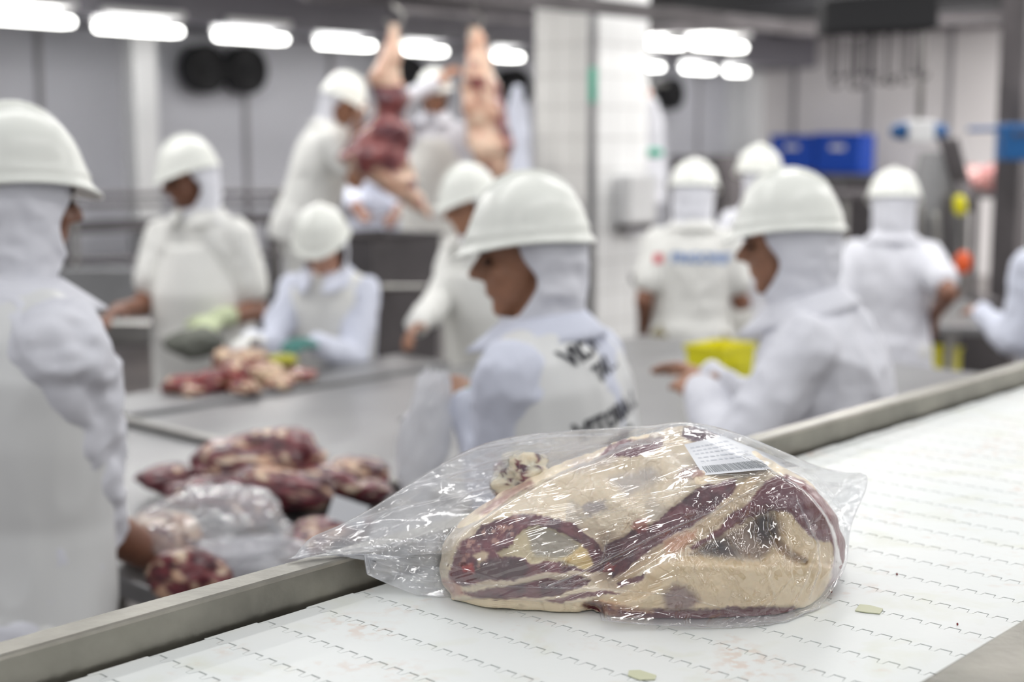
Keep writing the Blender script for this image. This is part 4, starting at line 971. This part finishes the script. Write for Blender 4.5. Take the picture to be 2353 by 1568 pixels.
# carcass cutters on the platform
x, y = place(762, 7.5)
person('man on the platform cutting the first hanging carcass', x - .12, y, 72, H=1.74, lean=20, head_az=95, head_pitch=24,
       hands=(at(842, 300, 7.6), at(835, 292, 7.2)), sleeve='short', shirt='cotton_warm', apron='cotton_warm', skin='skin', base=.42, vox=.013, hs=1.0, seed=37, tail=.85, poles=(None, Vector((0, 0, -1))))
x, y = place(1000, 8.1)
person('worker in a white mask facing us with one arm raised between the hanging carcasses', x, y, 185, H=1.76, lean=0, head_az=180, head_pitch=4,
       hands=(None, at(1012, 168, 7.85)), sleeve='long', shirt='cotton', apron='cotton_warm', skin='skin', base=.42, vox=.014, hs=.92, seed=41, tail=.8, poles=(None, Vector((-1, -.3, -.4))))
x, y = place(868, 9.1)
person('worker behind the first hanging carcass with folded dark-gloved arms', x, y, 180, H=1.72, lean=4, head_az=180, head_pitch=6,
       hands=(at(900, 510, 8.5), at(835, 500, 8.5)), shirt='cotton_blue', skin='skin_dark', sleeve='short', vox=.015, seed=43, base=.1)
# backs on the right
x, y = place(1594, 6.3)
person('man seen from behind with a small blue and red print across his back, khaki trousers', x, y, 6, H=1.68, lean=6, head_az=14, head_pitch=16,
       hands=(None, at(1715, 705, 6.6)), sleeve='short', shirt='cotton_warm', skin='skin_dark', trousers='khaki', vox=.012, hs=1.02, seed=47, tail=.82, build=1.02,
       texts=[('FRIGORIF', .035, .335, .062, 'text_blue', 0, 0), ('\u25a0', -.15, .335, .05, 'text_red', 0, 0)])
x, y = place(2056, 6.0)
person('man seen from behind in white short sleeves with his bare right arm hanging down', x, y, 18, H=1.64, lean=6, head_az=12, head_pitch=16,
       hands=(None, at(2148, 765, 5.95)), sleeve='short', shirt='cotton', skin='skin_dark', vox=.012, hs=1.02, seed=53, tail=.82, build=1.02)
x, y = place(2478, 5.2)
person('worker at the right frame edge seen from behind in a long apron with black marks', x, y, -8, H=1.66, lean=5, head_az=0, head_pitch=10,
       hands=(at(2235, 740, 5.45), None), shirt='cotton_blue', vest='cotton', skin='skin', vox=.012, seed=59, tail=.5, build=1.1,
       texts=[('A\nC\nO\nS', -.10, .40, .13, 'text', 0, 0)])
x, y = place(1748, 6.9)
person('worker almost hidden behind the right man, only a hard hat showing', x, y, -20, H=1.74, lean=0, head_az=-20, head_pitch=4, shirt='cotton', skin='skin', vox=.016, seed=61)

# ================================================================== HELD AND LYING THINGS
M['milkiest'] = film('whitish_bag_film', .68, .5, None, 30)
M['milky'] = film('milky_bag_film', .22, .5, None, 40)
def crumple(name, c, ax, ay, az_, seed, label, m='milky', amp=.35, group=None):
    me = blob(c, ax, ay, az_, seed, amp, .5, 60, 36, 3.2, name=name); o = link(name, me, M[m]); tag(o, label, 'bag', group); return o
crumple('plastic_bag', at(975, 1010, 2.70), Vector((.05, 0, .02)), Vector((0, .045, 0)), Vector((.012, 0, .125)), 8, 'clear plastic bag hanging from the hands of the central man', 'milkiest')
c = at(1076, 905, 2.74); t = thing('knife', c, 'knife with a teal handle held by the central man', 'knife')
bm = bmesh.new(); limb(bm, c - Vector((.03, 0, .012)), c + Vector((.04, 0, .012)), .013, .016); obj('handle', bm, M['green'], t, True)
bm = bmesh.new(); d = Vector((-.9, .2, -.35)).normalized(); n_ = Vector((.35, 0, -.93)); p0 = c - Vector((.035, 0, .014))
vs = [bm.verts.new(p0 + a) for a in (n_ * .012, -n_ * .010, d * .08 - n_ * .008, d * .12 + n_ * .004)]; f = bm.faces.new(vs); r = bmesh.ops.extrude_face_region(bm, geom=[f])
for v in r['geom']:
    if isinstance(v, bmesh.types.BMVert): v.co.y += .0015
obj('blade', bm, M['steel'], t)
# bagged meat under the hand of the nearest man
def cut(x, y, Y, ax, ay, az_, seed, label, group, amp=.3, fat=.5, z=None, rot=0, pal=None, lift=0):
    c = at(x, y, Y) if z is None else Vector((atz(x, y, z).x, atz(x, y, z).y, z))
    R = Matrix.Rotation(math.radians(rot), 3, 'Z'); me = blob(c, R @ Vector((ax, 0, 0)), R @ Vector((0, ay, 0)), Vector((0, 0, az_)), seed, amp, fat, name='beef_cut', pal=pal)
    zz = vco(me); d_ = (ZT + .002) - zz[:, 2].min()
    if z is not None: zz[:, 2] += d_
    setco(me, zz); o = link('beef_cut', me, M['flesh']); tag(o, label, 'meat', group); return o, c
g = 'beef cuts in the bag under the nearest man\'s hand'
cut(435, 1325, 2.55, .07, .045, .045, 61, 'dark beef cut in the bag under the nearest man\'s hand', g, .25, .35, z=ZT + .05)
cut(370, 1240, 2.7, .07, .065, .05, 62, 'fatty beef cut in the bag behind the nearest man\'s hand', g, .2, .9, z=ZT + .05)
crumple('plastic_bag', Vector((*atz(490, 1225, ZT + .08)[:2], ZT + .085)), Vector((.135, .03, 0)), Vector((-.02, .11, 0)), Vector((0, 0, .08)), 12, 'clear plastic bag of beef under the nearest man\'s hand', 'milky', .22)
M['milkier'] = film('white_bag_film', .6, .5, None, 30)
crumple('plastic_bag', Vector((*atz(575, 1285, ZT + .03)[:2], ZT + .035)), Vector((.10, .02, 0)), Vector((0, .07, 0)), Vector((0, 0, .032)), 14, 'crumpled white plastic bag lying on the table left of the rail', 'milkier', .35)
# big pile in the middle of the table
big = 'beef cuts in the big pile on the table'
L = [(430, 1110, .10, .055, .028, 71, .1, 12, 'flat dark strip at the left end of the big pile'), (560, 1090, .12, .07, .055, 72, .25, -10, 'dark marbled lump at the top left of the big pile'),
     (640, 1075, .10, .07, .065, 73, .3, 20, 'tallest dark lump in the middle of the big pile'), (520, 1150, .12, .05, .035, 74, .3, 5, 'dark lump at the front left of the big pile'),
     (640, 1140, .12, .06, .04, 75, .4, -15, 'marbled lump in the front middle of the big pile'), (740, 1120, .09, .055, .035, 76, .6, -30, 'fatty lump in the right half of the big pile'),
     (575, 1185, .05, .035, .03, 77, .45, 40, 'small fatty piece hanging at the front of the big pile'), (820, 1100, .07, .05, .03, 78, .75, 10, 'cream fatty piece with a dark centre at the right end of the big pile'),
     (850, 1135, .05, .04, .02, 79, .3, 60, 'small dark piece under the right end of the big pile')]
for x, y, ax, ay, az_, sd, ft, rt, lb in L:
    cut(x, y, 0, ax * 1.0, ay * 1.15, az_ * 1.15, sd, lb, big, .34, ft * .6, z=ZT + az_, rot=rt)
fr = 'beef cuts half hidden behind the clear bag'
cut(760, 1225, 0, .09, .05, .03, 81, 'dark beef cut behind the left corner of the clear bag', fr, .3, .35, z=ZT + .03, rot=25)
cut(700, 1260, 0, .06, .04, .025, 82, 'small dark beef cut lowest beside the rail', fr, .3, .45, z=ZT + .03, rot=50)
bm = bmesh.new(); c = atz(800, 1178, ZT + .10); 
R_ = (Vector((.9, .1, -.35)).normalized(), Vector((.3, .3, .9)).normalized(), Vector((0, -1, .3)).normalized()); box(bm, c, .07, .045, .001, R_)
tag(obj('paper_tag', bm, M['paper']), 'blank white paper tag standing on the beef cut beside the clear bag', 'tag')
# trimmings pile in front of the woman
tr = 'beef trimmings in front of the woman'
side = ['left end', 'left half', 'front left', 'middle', 'front middle', 'right half', 'front right', 'right end', 'top left', 'top middle', 'top right', 'back']
TL = [(425, 890, .07, .045, .03, .3), (480, 880, .07, .05, .04, .15), (450, 900, .06, .035, .022, .6), (535, 870, .07, .05, .045, .2), (560, 895, .06, .035, .025, .4), (610, 865, .07, .05, .04, .85), (640, 885, .05, .035, .022, .7), (690, 868, .06, .045, .025, .5), (520, 838, .05, .04, .05, .7), (585, 840, .06, .04, .05, .95), (640, 845, .05, .04, .035, .6), (560, 850, .06, .05, .05, .5)]
for i, ((x, y, ax, ay, az_, ft), sd) in enumerate(zip(TL, side)):
    cut(x, y, 0, ax, ay, az_, 91 + i, ('reddish' if ft < .45 else 'pale fatty') + ' trimming at the ' + sd + ' of the pile before the woman', tr, .35, ft, z=ZT + az_, rot=i * 37, pal=((92, 28, 34), (150, 54, 48), (232, 214, 184), (216, 182, 148)))
c = at(648, 828, 4.6); bm = bmesh.new(); ellip(bm, c, XYZ[0] * .05, XYZ[1] * .03, XYZ[2] * .02); me = remesh(bm, .006, 1); displace(me, .01, 20, 4)
tag(link('leaf_trimming', me, mat('yellow_green_fat', (176, 176, 60), .5)), 'yellow green scrap on top of the trimmings pile', 'scrap')
c = Vector((*atz(445, 800, ZT + .05)[:2], ZT + .06)); bm = bmesh.new(); ellip(bm, c, XYZ[0] * .10, XYZ[1] * .07, XYZ[2] * .055); me = remesh(bm, .008, 1); displace(me, .03, 12, 8)
tag(link('mesh_glove', me, M['mesh_glove']), 'crumpled grey steel mesh glove on the table in front of the stout man', 'glove')

# ---- hanging carcasses
def carcass(pts, seed, label, hooktop, fatf):
    """pts: (px,py,Y,rx,ry)"""
    P_ = [(at(a, b, Y), rx, ry) for a, b, Y, rx, ry in pts]
    n, sub = 40, 14; rings = []
    for i in range(len(P_) - 1):
        for j in range(sub):
            t = j / sub; ts_ = t * t * (3 - 2 * t); a, b_ = P_[i], P_[i + 1]; rings.append((a[0].lerp(b_[0], t), a[1] + (b_[1] - a[1]) * ts_, a[2] + (b_[2] - a[2]) * ts_))
    rings.append(P_[-1]); V_ = []; cc = []
    for c, rx, ry in rings:
        for j in range(n):
            a = 2 * PI * j / n; V_.append([c.x + rx * math.cos(a), c.y + ry * math.sin(a), c.z])
    V_ = np.array(V_); tt = np.repeat(np.linspace(0, 1, len(rings)), n); cen = np.repeat(np.array([list(r[0]) for r in rings]), n, 0)
    nn = fbm(V_ * 7 + seed, seed, 4); V_ = V_ + (V_ - cen) * (nn * .55)[:, None]
    f = sstep(fbm(V_ * np.array([9, 9, 5]) + seed * 2, seed + 3, 4) + fatf(tt), -.05, .12)[:, None]; f3 = sstep(fbm(V_ * 18, seed + 5, 3), -.4, .4)[:, None]
    col_ = (white((84, 42, 52)) * (1 - f3) + white((140, 72, 70)) * f3) * (1 - f) + (white((228, 200, 176)) * f3 + white((206, 160, 136)) * (1 - f3)) * f
    fc = grid_faces(len(rings), n); fc.append(tuple(range(n))[::-1]); fc.append(tuple(range(len(V_) - n, len(V_))))
    me = bpy.data.meshes.new('beef_quarter'); me.from_pydata(V_.tolist(), [], fc); colattr(me, col_); o = link('beef_quarter', me, M['flesh']); tag(o, label, 'meat', 'hanging beef quarters')
    top = P_[0][0]; bm = bmesh.new(); r = .045
    hp = [top + Vector((0, 0, hooktop - .02))] + [top + Vector((r * math.sin(a) * 1.0, 0, hooktop * .25 + r * math.cos(a))) for a in np.linspace(0, 1.4 * PI, 9)]
    tube(bm, hp, .008, 8); tag(obj('meat_hook', bm, M['steel'], None, True), 'steel hook holding the ' + label.split(',')[0], 'hook', 'meat hooks of the hanging quarters'); return top
t1 = carcass([(906, 55, 7.2, .022, .022), (905, 80, 7.2, .03, .03), (898, 130, 7.2, .055, .05), (885, 185, 7.2, .075, .07), (895, 225, 7.2, .10, .08), (893, 262, 7.2, .06, .06), (880, 310, 7.2, .13, .10), (868, 360, 7.2, .19, .12), (885, 405, 7.2, .17, .11), (920, 440, 7.2, .10, .09), (955, 470, 7.2, .05, .05), (990, 500, 7.2, .02, .02)], 3,
             'first hanging beef quarter, the one being cut by the man on the platform', .12, lambda t: np.where(t < .3, .35, np.where(t < .62, -.12, -.05)))
t2 = carcass([(1090, 62, 7.7, .03, .03), (1095, 95, 7.7, .05, .05), (1100, 150, 7.7, .065, .06), (1105, 210, 7.7, .09, .08), (1112, 270, 7.7, .12, .09), (1125, 330, 7.7, .13, .1), (1132, 380, 7.7, .11, .09), (1140, 430, 7.7, .06, .06)], 9,
             'second hanging beef quarter beside the tiled column', .12, lambda t: np.where(t < .35, .25, .0))
zr = max(t1.z, t2.z) + .12
bm = bmesh.new(); box(bm, Vector((-.4, 7.4, zr + .05)) + U2 * 1.2, 6.5, .03, .09)
t = tag(obj('overhead_rail', bm, M['steel_dark']), 'dark overhead rail from which the beef quarters hang', 'rail')
bm = bmesh.new(); box(bm, Vector((-.4, 7.4, zr + .3)) + U2 * 1.2 , .03, .03, .42); obj('rail_hanger', bm, M['steel_dark'], t)
# overhead dark rails on the right
for k, (x0, y0, x1, y1, Y0, Y1, th_) in enumerate([(1440, 40, 2353, -30, 11, 9.0, .10), (1460, 70, 2330, 40, 12.5, 10.0, .08), (1440, 12, 2000, -40, 10, 8.5, .07), (700, -8, 1230, 20, 9, 10.5, .05), (1440, 58, 2300, 12, 13, 11.0, .06), (900, 20, 1230, 52, 12, 13, .05)]):
    a, b_ = at(x0, y0, Y0), at(x1, y1, Y1); d = (b_ - a); L_ = d.length; d.normalize(); n_ = Vector((0, 0, 1)).cross(d).normalized(); bm = bmesh.new()
    box(bm, (a + b_) / 2, L_, .06, th_, (d, n_, d.cross(n_)))
    tag(obj('overhead_rail', bm, M['steel_dark'] if k % 2 else M['black']), 'dark overhead conveyor rail under the ceiling, ' + ['thickest of the right-hand set', 'lowest of the right-hand set', 'short one right of the tiled column', 'left of the tiled column, nearest', 'middle of the right-hand set', 'left of the tiled column, farther'][k], 'rail')
# hook carriage
c0, c1 = at(1905, 40, 8.2), at(2125, 28, 8.0); d = (c1 - c0).normalized()
ca_ = thing('hook_rack', (c0 + c1) / 2, 'black overhead rack with a row of dangling steel hooks at the upper right', 'rack')
bm = bmesh.new(); box(bm, (c0 + c1) / 2, (c1 - c0).length + .1, .22, .2, (d, Vector((0, 1, 0)), Vector((0, 0, 1))), .02); obj('rack_frame', bm, M['black'], ca_)
for i in range(15):
    a = c0.lerp(c1, (i + .3) / 15) + Vector((0, random.uniform(-.08, .08), -.08)); Lh = random.uniform(.22, .34); bm = bmesh.new()
    tube(bm, [a, a - Vector((0, 0, Lh))] + [a + Vector((.022 - .022 * math.cos(w), 0, -Lh - .022 * math.sin(w))) for w in np.linspace(.3, PI, 5)], .008, 6); obj('hook', bm, M['steel_dark'], ca_, True)

# ---- platform and left rear equipment
pc = at(870, 600, 8.0); bm = bmesh.new(); t = thing('work_platform', (pc.x, pc.y, 0), 'stainless platform under the carcass cutters', 'platform')
box(bm, Vector((pc.x + .1, 8.0, .39)), 1.7, 1.3, .05, XYZ); obj('deck', bm, M['steel_dark'], t)
for i in (-.8, .8):
    for j in (-.5, .5):
        bm = bmesh.new(); box(bm, Vector((pc.x + .1 + i, 8.0 + j, .185)), .06, .06, .37, XYZ); obj('leg', bm, M['steel_dark'], t)
bm = bmesh.new(); box(bm, Vector((pc.x + .1, 7.33, .2)), 1.6, .03, .3, XYZ); obj('skirt_panel', bm, M['steel_dark'], t)
c = at(865, 575, 6.9); bm = bmesh.new(); t = thing('steel_bin', (c.x, c.y, 0), 'dark stainless bin standing below the first hanging carcass', 'bin')
loft(bm, [(Vector((c.x, c.y, z)), XYZ[0] * w, XYZ[1] * w * .9) for z, w in ((.0, .26), (.6, .29), (1.32, .31), (1.34, .325), (1.30, .30))], 4); obj('bin_body', bm, M['steel_dark'], t)
bm = bmesh.new(); tube(bm, [Vector((c.x - .24, c.y - .25, 1.1)), Vector((c.x + .24, c.y - .25, 1.1))], .014); obj('bin_handle', bm, M['steel'], t)
# railing
rl = thing('guard_railing', at(350, 500, 10).xy.to_3d(), 'stainless guard railing in front of the left wall', 'railing')
a0 = at(-150, 500, 9.0); ud = Vector((U2.x, U2.y, 0)); zt = at(300, 432, 10.5).z
for z in (zt, zt - .07, zt - .42):
    bm = bmesh.new(); tube(bm, [Vector((-3.6, 8.8, z)), Vector((-3.6, 8.8, z)) + Vector((1, .42, 0)).normalized() * 5.0], .018, 8); obj('rail_bar', bm, M['steel_dark'], rl, True)
for i in range(8):
    p = Vector((-3.6, 8.8, 0)) + Vector((1, .42, 0)).normalized() * (.2 + i * .66); bm = bmesh.new(); tube(bm, [p, p + Vector((0, 0, zt))], .022, 8); obj('rail_post', bm, M['steel'], rl, True)
# trough conveyor left
c = at(200, 620, 7.4); t = thing('wash_trough', (c.x, c.y, 0), 'long grey stainless trough behind the nearest man', 'trough')
zt_ = atz(200, 640, 1.0).z
bm = bmesh.new(); box(bm, Vector((-2.4, 7.0, .86)), 1.8, .9, .05, XYZ, .01); obj('trough_floor', bm, M['steel_dull'], t)
bm = bmesh.new(); box(bm, Vector((-2.4, 7.45, .98)), 1.8, .04, .28, XYZ, .01); obj('trough_back', bm, M['steel_dull'], t)
bm = bmesh.new(); box(bm, Vector((-2.4, 6.55, .90)), 1.8, .03, .1, XYZ, .01); obj('trough_front', bm, M['steel'], t)
for i in (-.8, 0, .8):
    for j in (-.4, .4):
        bm = bmesh.new(); tube(bm, [Vector((-2.4 + i, 7.0 + j, .0)), Vector((-2.4 + i, 7.0 + j, .84))], .025); obj('leg', bm, M['steel'], t, True)
# far counter below left wall
for (p, s_, w_, z_, lb) in [(ux(CORNER, -11, -1.0), 4.5, .7, 1.05, 'long steel counter standing along the left wall'), (ux(CORNER, -5.4, -1.0), 4.0, .7, 1.25, 'steel counter along the left wall behind the hanging carcasses')]:
    t = thing('steel_counter', (p.x, p.y, 0), lb, 'counter')
    bm = bmesh.new(); box(bm, Vector((p.x, p.y, z_)), s_, w_, .06); obj('countertop', bm, M['steel_dark'], t)
    bm = bmesh.new(); box(bm, Vector((p.x, p.y, .3)), s_ - .1, w_ - .1, .04); obj('lower_shelf', bm, M['steel_dark'], t)
    for i in np.linspace(-s_ / 2 + .1, s_ / 2 - .1, 5):
        bm = bmesh.new(); box(bm, Vector((p.x, p.y, z_ / 2)) + U2 * i - V2 * .3, .05, .05, z_); obj('leg', bm, M['steel_dark'], t)

# ---- right background
def atr(x, y, off=0): return atplane(x, y, CORNER - U2 * off, U2)
def crate(c, w, h, label):
    t = thing('plastic_crate', c, label, 'crate', 'blue plastic crates by the right wall'); v = V2
    for nm, (a, b_, sx, sy, sz, oz) in {'crate_bottom': (0, 0, .4, w, .03, -h / 2), 'crate_front': (-.2, 0, .025, w, h, 0), 'crate_back': (.2, 0, .025, w, h, 0), 'crate_left_side': (0, w / 2, .4, .025, h, 0), 'crate_right_side': (0, -w / 2, .4, .025, h, 0)}.items():
        bm = bmesh.new(); box(bm, c + U2 * a + V2 * b_ + Vector((0, 0, oz)), sx, sy, sz, bev=.006); obj(nm.replace('_left', '').replace('_right', ''), bm, M['blue'], t)
    bm = bmesh.new(); box(bm, c - U2 * .215 + Vector((0, 0, h * .15)), .01, w * .35, h * .12); obj('crate_grip', bm, M['white_paint'], t)
    bm = bmesh.new(); box(bm, c - U2 * .205 + Vector((0, 0, h * .48)), .05, w + .04, .04); obj('crate_rim', bm, M['blue'], t)
c = atr(1837, 350, .6); crate(c, .66, .46, 'blue plastic crate by the right wall, left of the two'); c1_ = c
c = atr(1942, 352, .6); crate(c, .66, .52, 'blue plastic crate by the right wall, right of the two')
t = thing('steel_cabinet', (c.x, c.y, 0), 'low grey steel cabinet carrying the blue crates', 'cabinet'); mid = (c + c1_) / 2
zc_ = mid.z - .29
bm = bmesh.new(); box(bm, Vector((mid.x, mid.y, zc_ / 2)) , .7, 3.0, zc_); obj('cabinet_body', bm, M['steel_dull'], t)
for i in (-1, 0, 1):
    bm = bmesh.new(); box(bm, Vector((mid.x, mid.y, zc_ / 2)) - U2 * .36 + V2 * i * .98, .02, .9, zc_ - .15, bev=.01); obj('door', bm, M['steel_dark'], t)
# dark cabinet between column and right man
c = at(1668, 410, 12); t = thing('steel_cupboard', (c.x, c.y, 0), 'dark grey steel cupboard behind the worker with printed back', 'cupboard')
bm = bmesh.new(); box(bm, Vector((c.x, c.y, (c.z + .19) / 2)), .9, .5, c.z + .19); obj('cupboard_body', bm, M['steel_dark'], t)
bm = bmesh.new(); box(bm, Vector((c.x, c.y, .9)) - V2 * .26, .8, .02, 1.3); obj('cupboard_door', bm, M['steel_dark'], t)
# column at right frame edge + blue box
c = at(2330, 300, 9.0); bm = bmesh.new(); box(bm, Vector((c.x, c.y, ZC / 2)), .16, .16, ZC); tag(obj('trim_5', bm, M['steel_dark']), kind='structure')
c2_ = at(2305, 325, 8.5)
t = thing('switch_box', at(2345, 325, 8.7), 'blue control box with a side arm at the right frame edge', 'control box'); q0 = at(2345, 327, 8.7)
bm = bmesh.new(); box(bm, q0, .26, .16, .22, XYZ, .01); obj('box_body', bm, M['blue_box'], t)
bm = bmesh.new(); tube(bm, [q0 + Vector((-.12, 0, .08)), at(2228, 298, 8.7)], .014); obj('side_arm', bm, M['blue_box'], t, True)
for i in (-.06, 0, .06):
    bm = bmesh.new(); box(bm, q0 + Vector((i, -.085, .05)), .035, .01, .03, XYZ); obj('push_button', bm, M['steel_dark'], t)
# hanging scale unit
q0 = at(2112, 302, 8.4); t = thing('hoist_unit', q0, 'pale hanging hoist unit with blue round ends on a thin pole', 'hoist')
bm = bmesh.new(); box(bm, q0, .15, .14, .13, XYZ, .015); obj('hoist_body', bm, M['white_paint'], t)
for s_ in (-1, 1):
    bm = bmesh.new(); limb(bm, q0 + Vector((s_ * .085, 0, 0)), q0 + Vector((s_ * .125, 0, 0)), .05, .045, 16); obj('end_cap', bm, M['blue_box'], t, True)
bm = bmesh.new(); tube(bm, [q0 + Vector((0, 0, .06)), Vector((q0.x, q0.y, ZC - .02))], .02); obj('hoist_pole', bm, M['steel'], t, True)
# bone saw machine
def prx(x, y, Y): return at(x, y, Y)
t = thing('bone_saw', at(2160, 500, 8.2).xy.to_3d(), 'tall stainless processing machine with sloping pipes, right background', 'machine')
b0 = at(2160, 500, 8.2)
bm = bmesh.new(); box(bm, Vector((b0.x, b0.y, .45)), .6, .5, .9, XYZ, .02); obj('machine_base', bm, M['steel_dark'], t)
bm = bmesh.new(); loft(bm, [(Vector((b0.x - .04, b0.y, .9)), XYZ[0] * .16, XYZ[1] * .14), (Vector((b0.x - .04, b0.y, 1.35)), XYZ[0] * .17, XYZ[1] * .14), (Vector((b0.x - .03, b0.y, 1.72)), XYZ[0] * .10, XYZ[1] * .1)], 12); obj('machine_hopper', bm, M['steel_dull'], t)
for dx in (0, .05, .1):
    bm = bmesh.new(); tube(bm, [at(2165 + dx * 300, 325, 8.1), at(2195 + dx * 250, 420, 8.1), at(2215 + dx * 200, 480, 8.0)], .022); obj('machine_pipe', bm, M['steel_dark'], t, True)
bm = bmesh.new(); limb(bm, at(2205, 462, 7.95), at(2207, 482, 7.95), .035, .035); obj('yellow_knob', bm, M['yellow'], t, True)
for dx in range(7):
    bm = bmesh.new(); p = at(2095 + dx * 24, 560, 7.9 + .1 * (dx % 3)); tube(bm, [Vector((p.x, p.y, .9)), Vector((p.x + random.uniform(-.05, .05), p.y, 1.42 + random.uniform(-.1, .1)))], .02); obj('machine_post', bm, M['steel'] if dx % 2 else M['steel_dark'], t, True)
c = at(2213, 604, 7.3); bm = bmesh.new(); ellip(bm, c, XYZ[0] * .045, XYZ[1] * .04, XYZ[2] * .06)
tag(obj('orange_float', bm, M['orange'], None, True), 'orange plastic grip on the machine left of the worker at the frame edge', 'grip')
for sx, (x, y) in enumerate([(2236, 414), (2284, 408)]):
    me = blob(at(x, y, 10.5), Vector((.12, 0, 0)), Vector((0, .1, 0)), Vector((0, 0, .10)), 120 + sx, .25, .4, pal=((170, 110, 110), (190, 120, 120), (214, 180, 174), (200, 150, 140)))
    o = link('beef_cut', me, M['flesh']); tag(o, 'pinkish meat piece lying on the rear counter, ' + ('left' if sx == 0 else 'right') + ' of two', 'meat', 'meat pieces on the rear counter')
# rear counters on the right
def counter(xa, xb, Y, z, label, m='steel_dark', dep=.7):
    a, b_ = at(xa, 400, Y), at(xb, 400, Y); cx = (a.x + b_.x) / 2; w = b_.x - a.x
    t = thing('steel_counter', (cx, Y, 0), label, 'counter')
    bm = bmesh.new(); box(bm, Vector((cx, Y + dep / 2, z - .02)), w, dep, .04, XYZ, .006); obj('countertop', bm, M[m], t)
    bm = bmesh.new(); box(bm, Vector((cx, Y + dep / 2, .3)), w - .1, dep - .1, .03, XYZ); obj('lower_shelf', bm, M[m], t)
    for i in (-1, 1):
        for j in (.05, dep - .05):
            bm = bmesh.new(); tube(bm, [Vector((cx + i * (w / 2 - .06), Y + j, 0)), Vector((cx + i * (w / 2 - .06), Y + j, z - .04))], .022); obj('leg', bm, M['steel'], t, True)
    return t
counter(1930, 2420, 10.2, at(2200, 440, 10.5).z, 'rear stainless counter in front of the right wall')
counter(2175, 2420, 6.6, .92, 'stainless table to the right of the man with the hanging bare arm', 'steel_dull', 1.2)
counter(1480, 1760, 7.4, 1.02, 'steel work table in front of the man with the printed back', 'steel_dark', .8)
c = at(1500, 380, 8.0)
# yellow bin by the right man's hand
def tub(c, w, dpt, h, m, label):
    t = thing('plastic_tub', c, label, 'tub'); bm = bmesh.new()
    R_ = [(0, 1.0), (h, 1.1), (h, 1.16), (h - .012, 1.16), (h - .012, 1.04), (.01, .94)]
    prev = None; 
    for z, s_ in R_:
        vs = [bm.verts.new(c + U2 * i * w / 2 * s_ + V2 * j * dpt / 2 * s_ + Vector((0, 0, z))) for i, j in ((-1, -1), (1, -1), (1, 1), (-1, 1))]
        if prev:
            for i in range(4): bm.faces.new((prev[i], prev[(i + 1) % 4], vs[(i + 1) % 4], vs[i]))
        else: bm.faces.new(vs)
        prev = vs
    bm.faces.new(prev[::-1]); obj('tub_body', bm, m, t)
    bm = bmesh.new(); box(bm, c + Vector((0, 0, h * .5)) - V2 * dpt * .56, w * .5, .012, .03); obj('tub_grip', bm, m, t); return t
p = at(1655, 835, 4.7); tub(Vector((p.x, p.y, ZT)), .17, .14, .11, M['yellow'], 'bright yellow plastic tub on the table behind the right man\'s arm')
p = at(2128, 870, 6.9); tub(Vector((p.x, p.y, .0)), .22, .22, .78, M['yellow'], 'tall yellow bin standing behind the man with the hanging arm')
# stuff hanging behind the column: aprons on pegs
for i, (x, y, Y, m_, lb) in enumerate([(1478, 260, 11.0, 'cotton_warm', 'white apron hanging on the peg rail right of the tiled column'), (1500, 330, 10.8, 'cotton', 'lower white apron hanging right of the tiled column'), (1190, 300, 10.5, 'cotton_blue', 'bluish white apron hanging left of the tiled column')]):
    c = at(x, y, Y); bm = bmesh.new(); loft(bm, [(c + Vector((0, 0, .32)), XYZ[0] * .03, XYZ[1] * .03), (c + Vector((0, 0, .15)), XYZ[0] * .075, XYZ[1] * .035), (c - Vector((0, 0, .25)), XYZ[0] * .095, XYZ[1] * .04), (c - Vector((0, 0, .45)), XYZ[0] * .10, XYZ[1] * .045)], 20)
    me = remesh(bm, .012, 2); displace(me, .02, 12, i, (1, 1, .3), 3, True); tag(link('hanging_apron', me, M[m_]), lb, 'apron')
bm = bmesh.new(); tube(bm, [at(1440, 195, 11.0), at(1530, 195, 11.0)], .012); tag(obj('peg_rail', bm, M['steel'], None, True), 'thin peg rail with hanging aprons right of the tiled column', 'rail')
for x, y, m_, nm, lb in [(1500, 352, 'green', 'green_hat', 'teal cap lying on the shelf right of the tiled column'), (1470, 215, 'orange', 'orange_tag', 'small orange tag among the hanging aprons')]:
    c = at(x, y, 10.4); bm = bmesh.new(); ellip(bm, c, XYZ[0] * .08, XYZ[1] * .05, XYZ[2] * .035 if nm == 'green_hat' else XYZ[2] * .05); tag(obj(nm, bm, M[m_], None, True), lb, 'cap' if 'hat' in nm else 'tag')
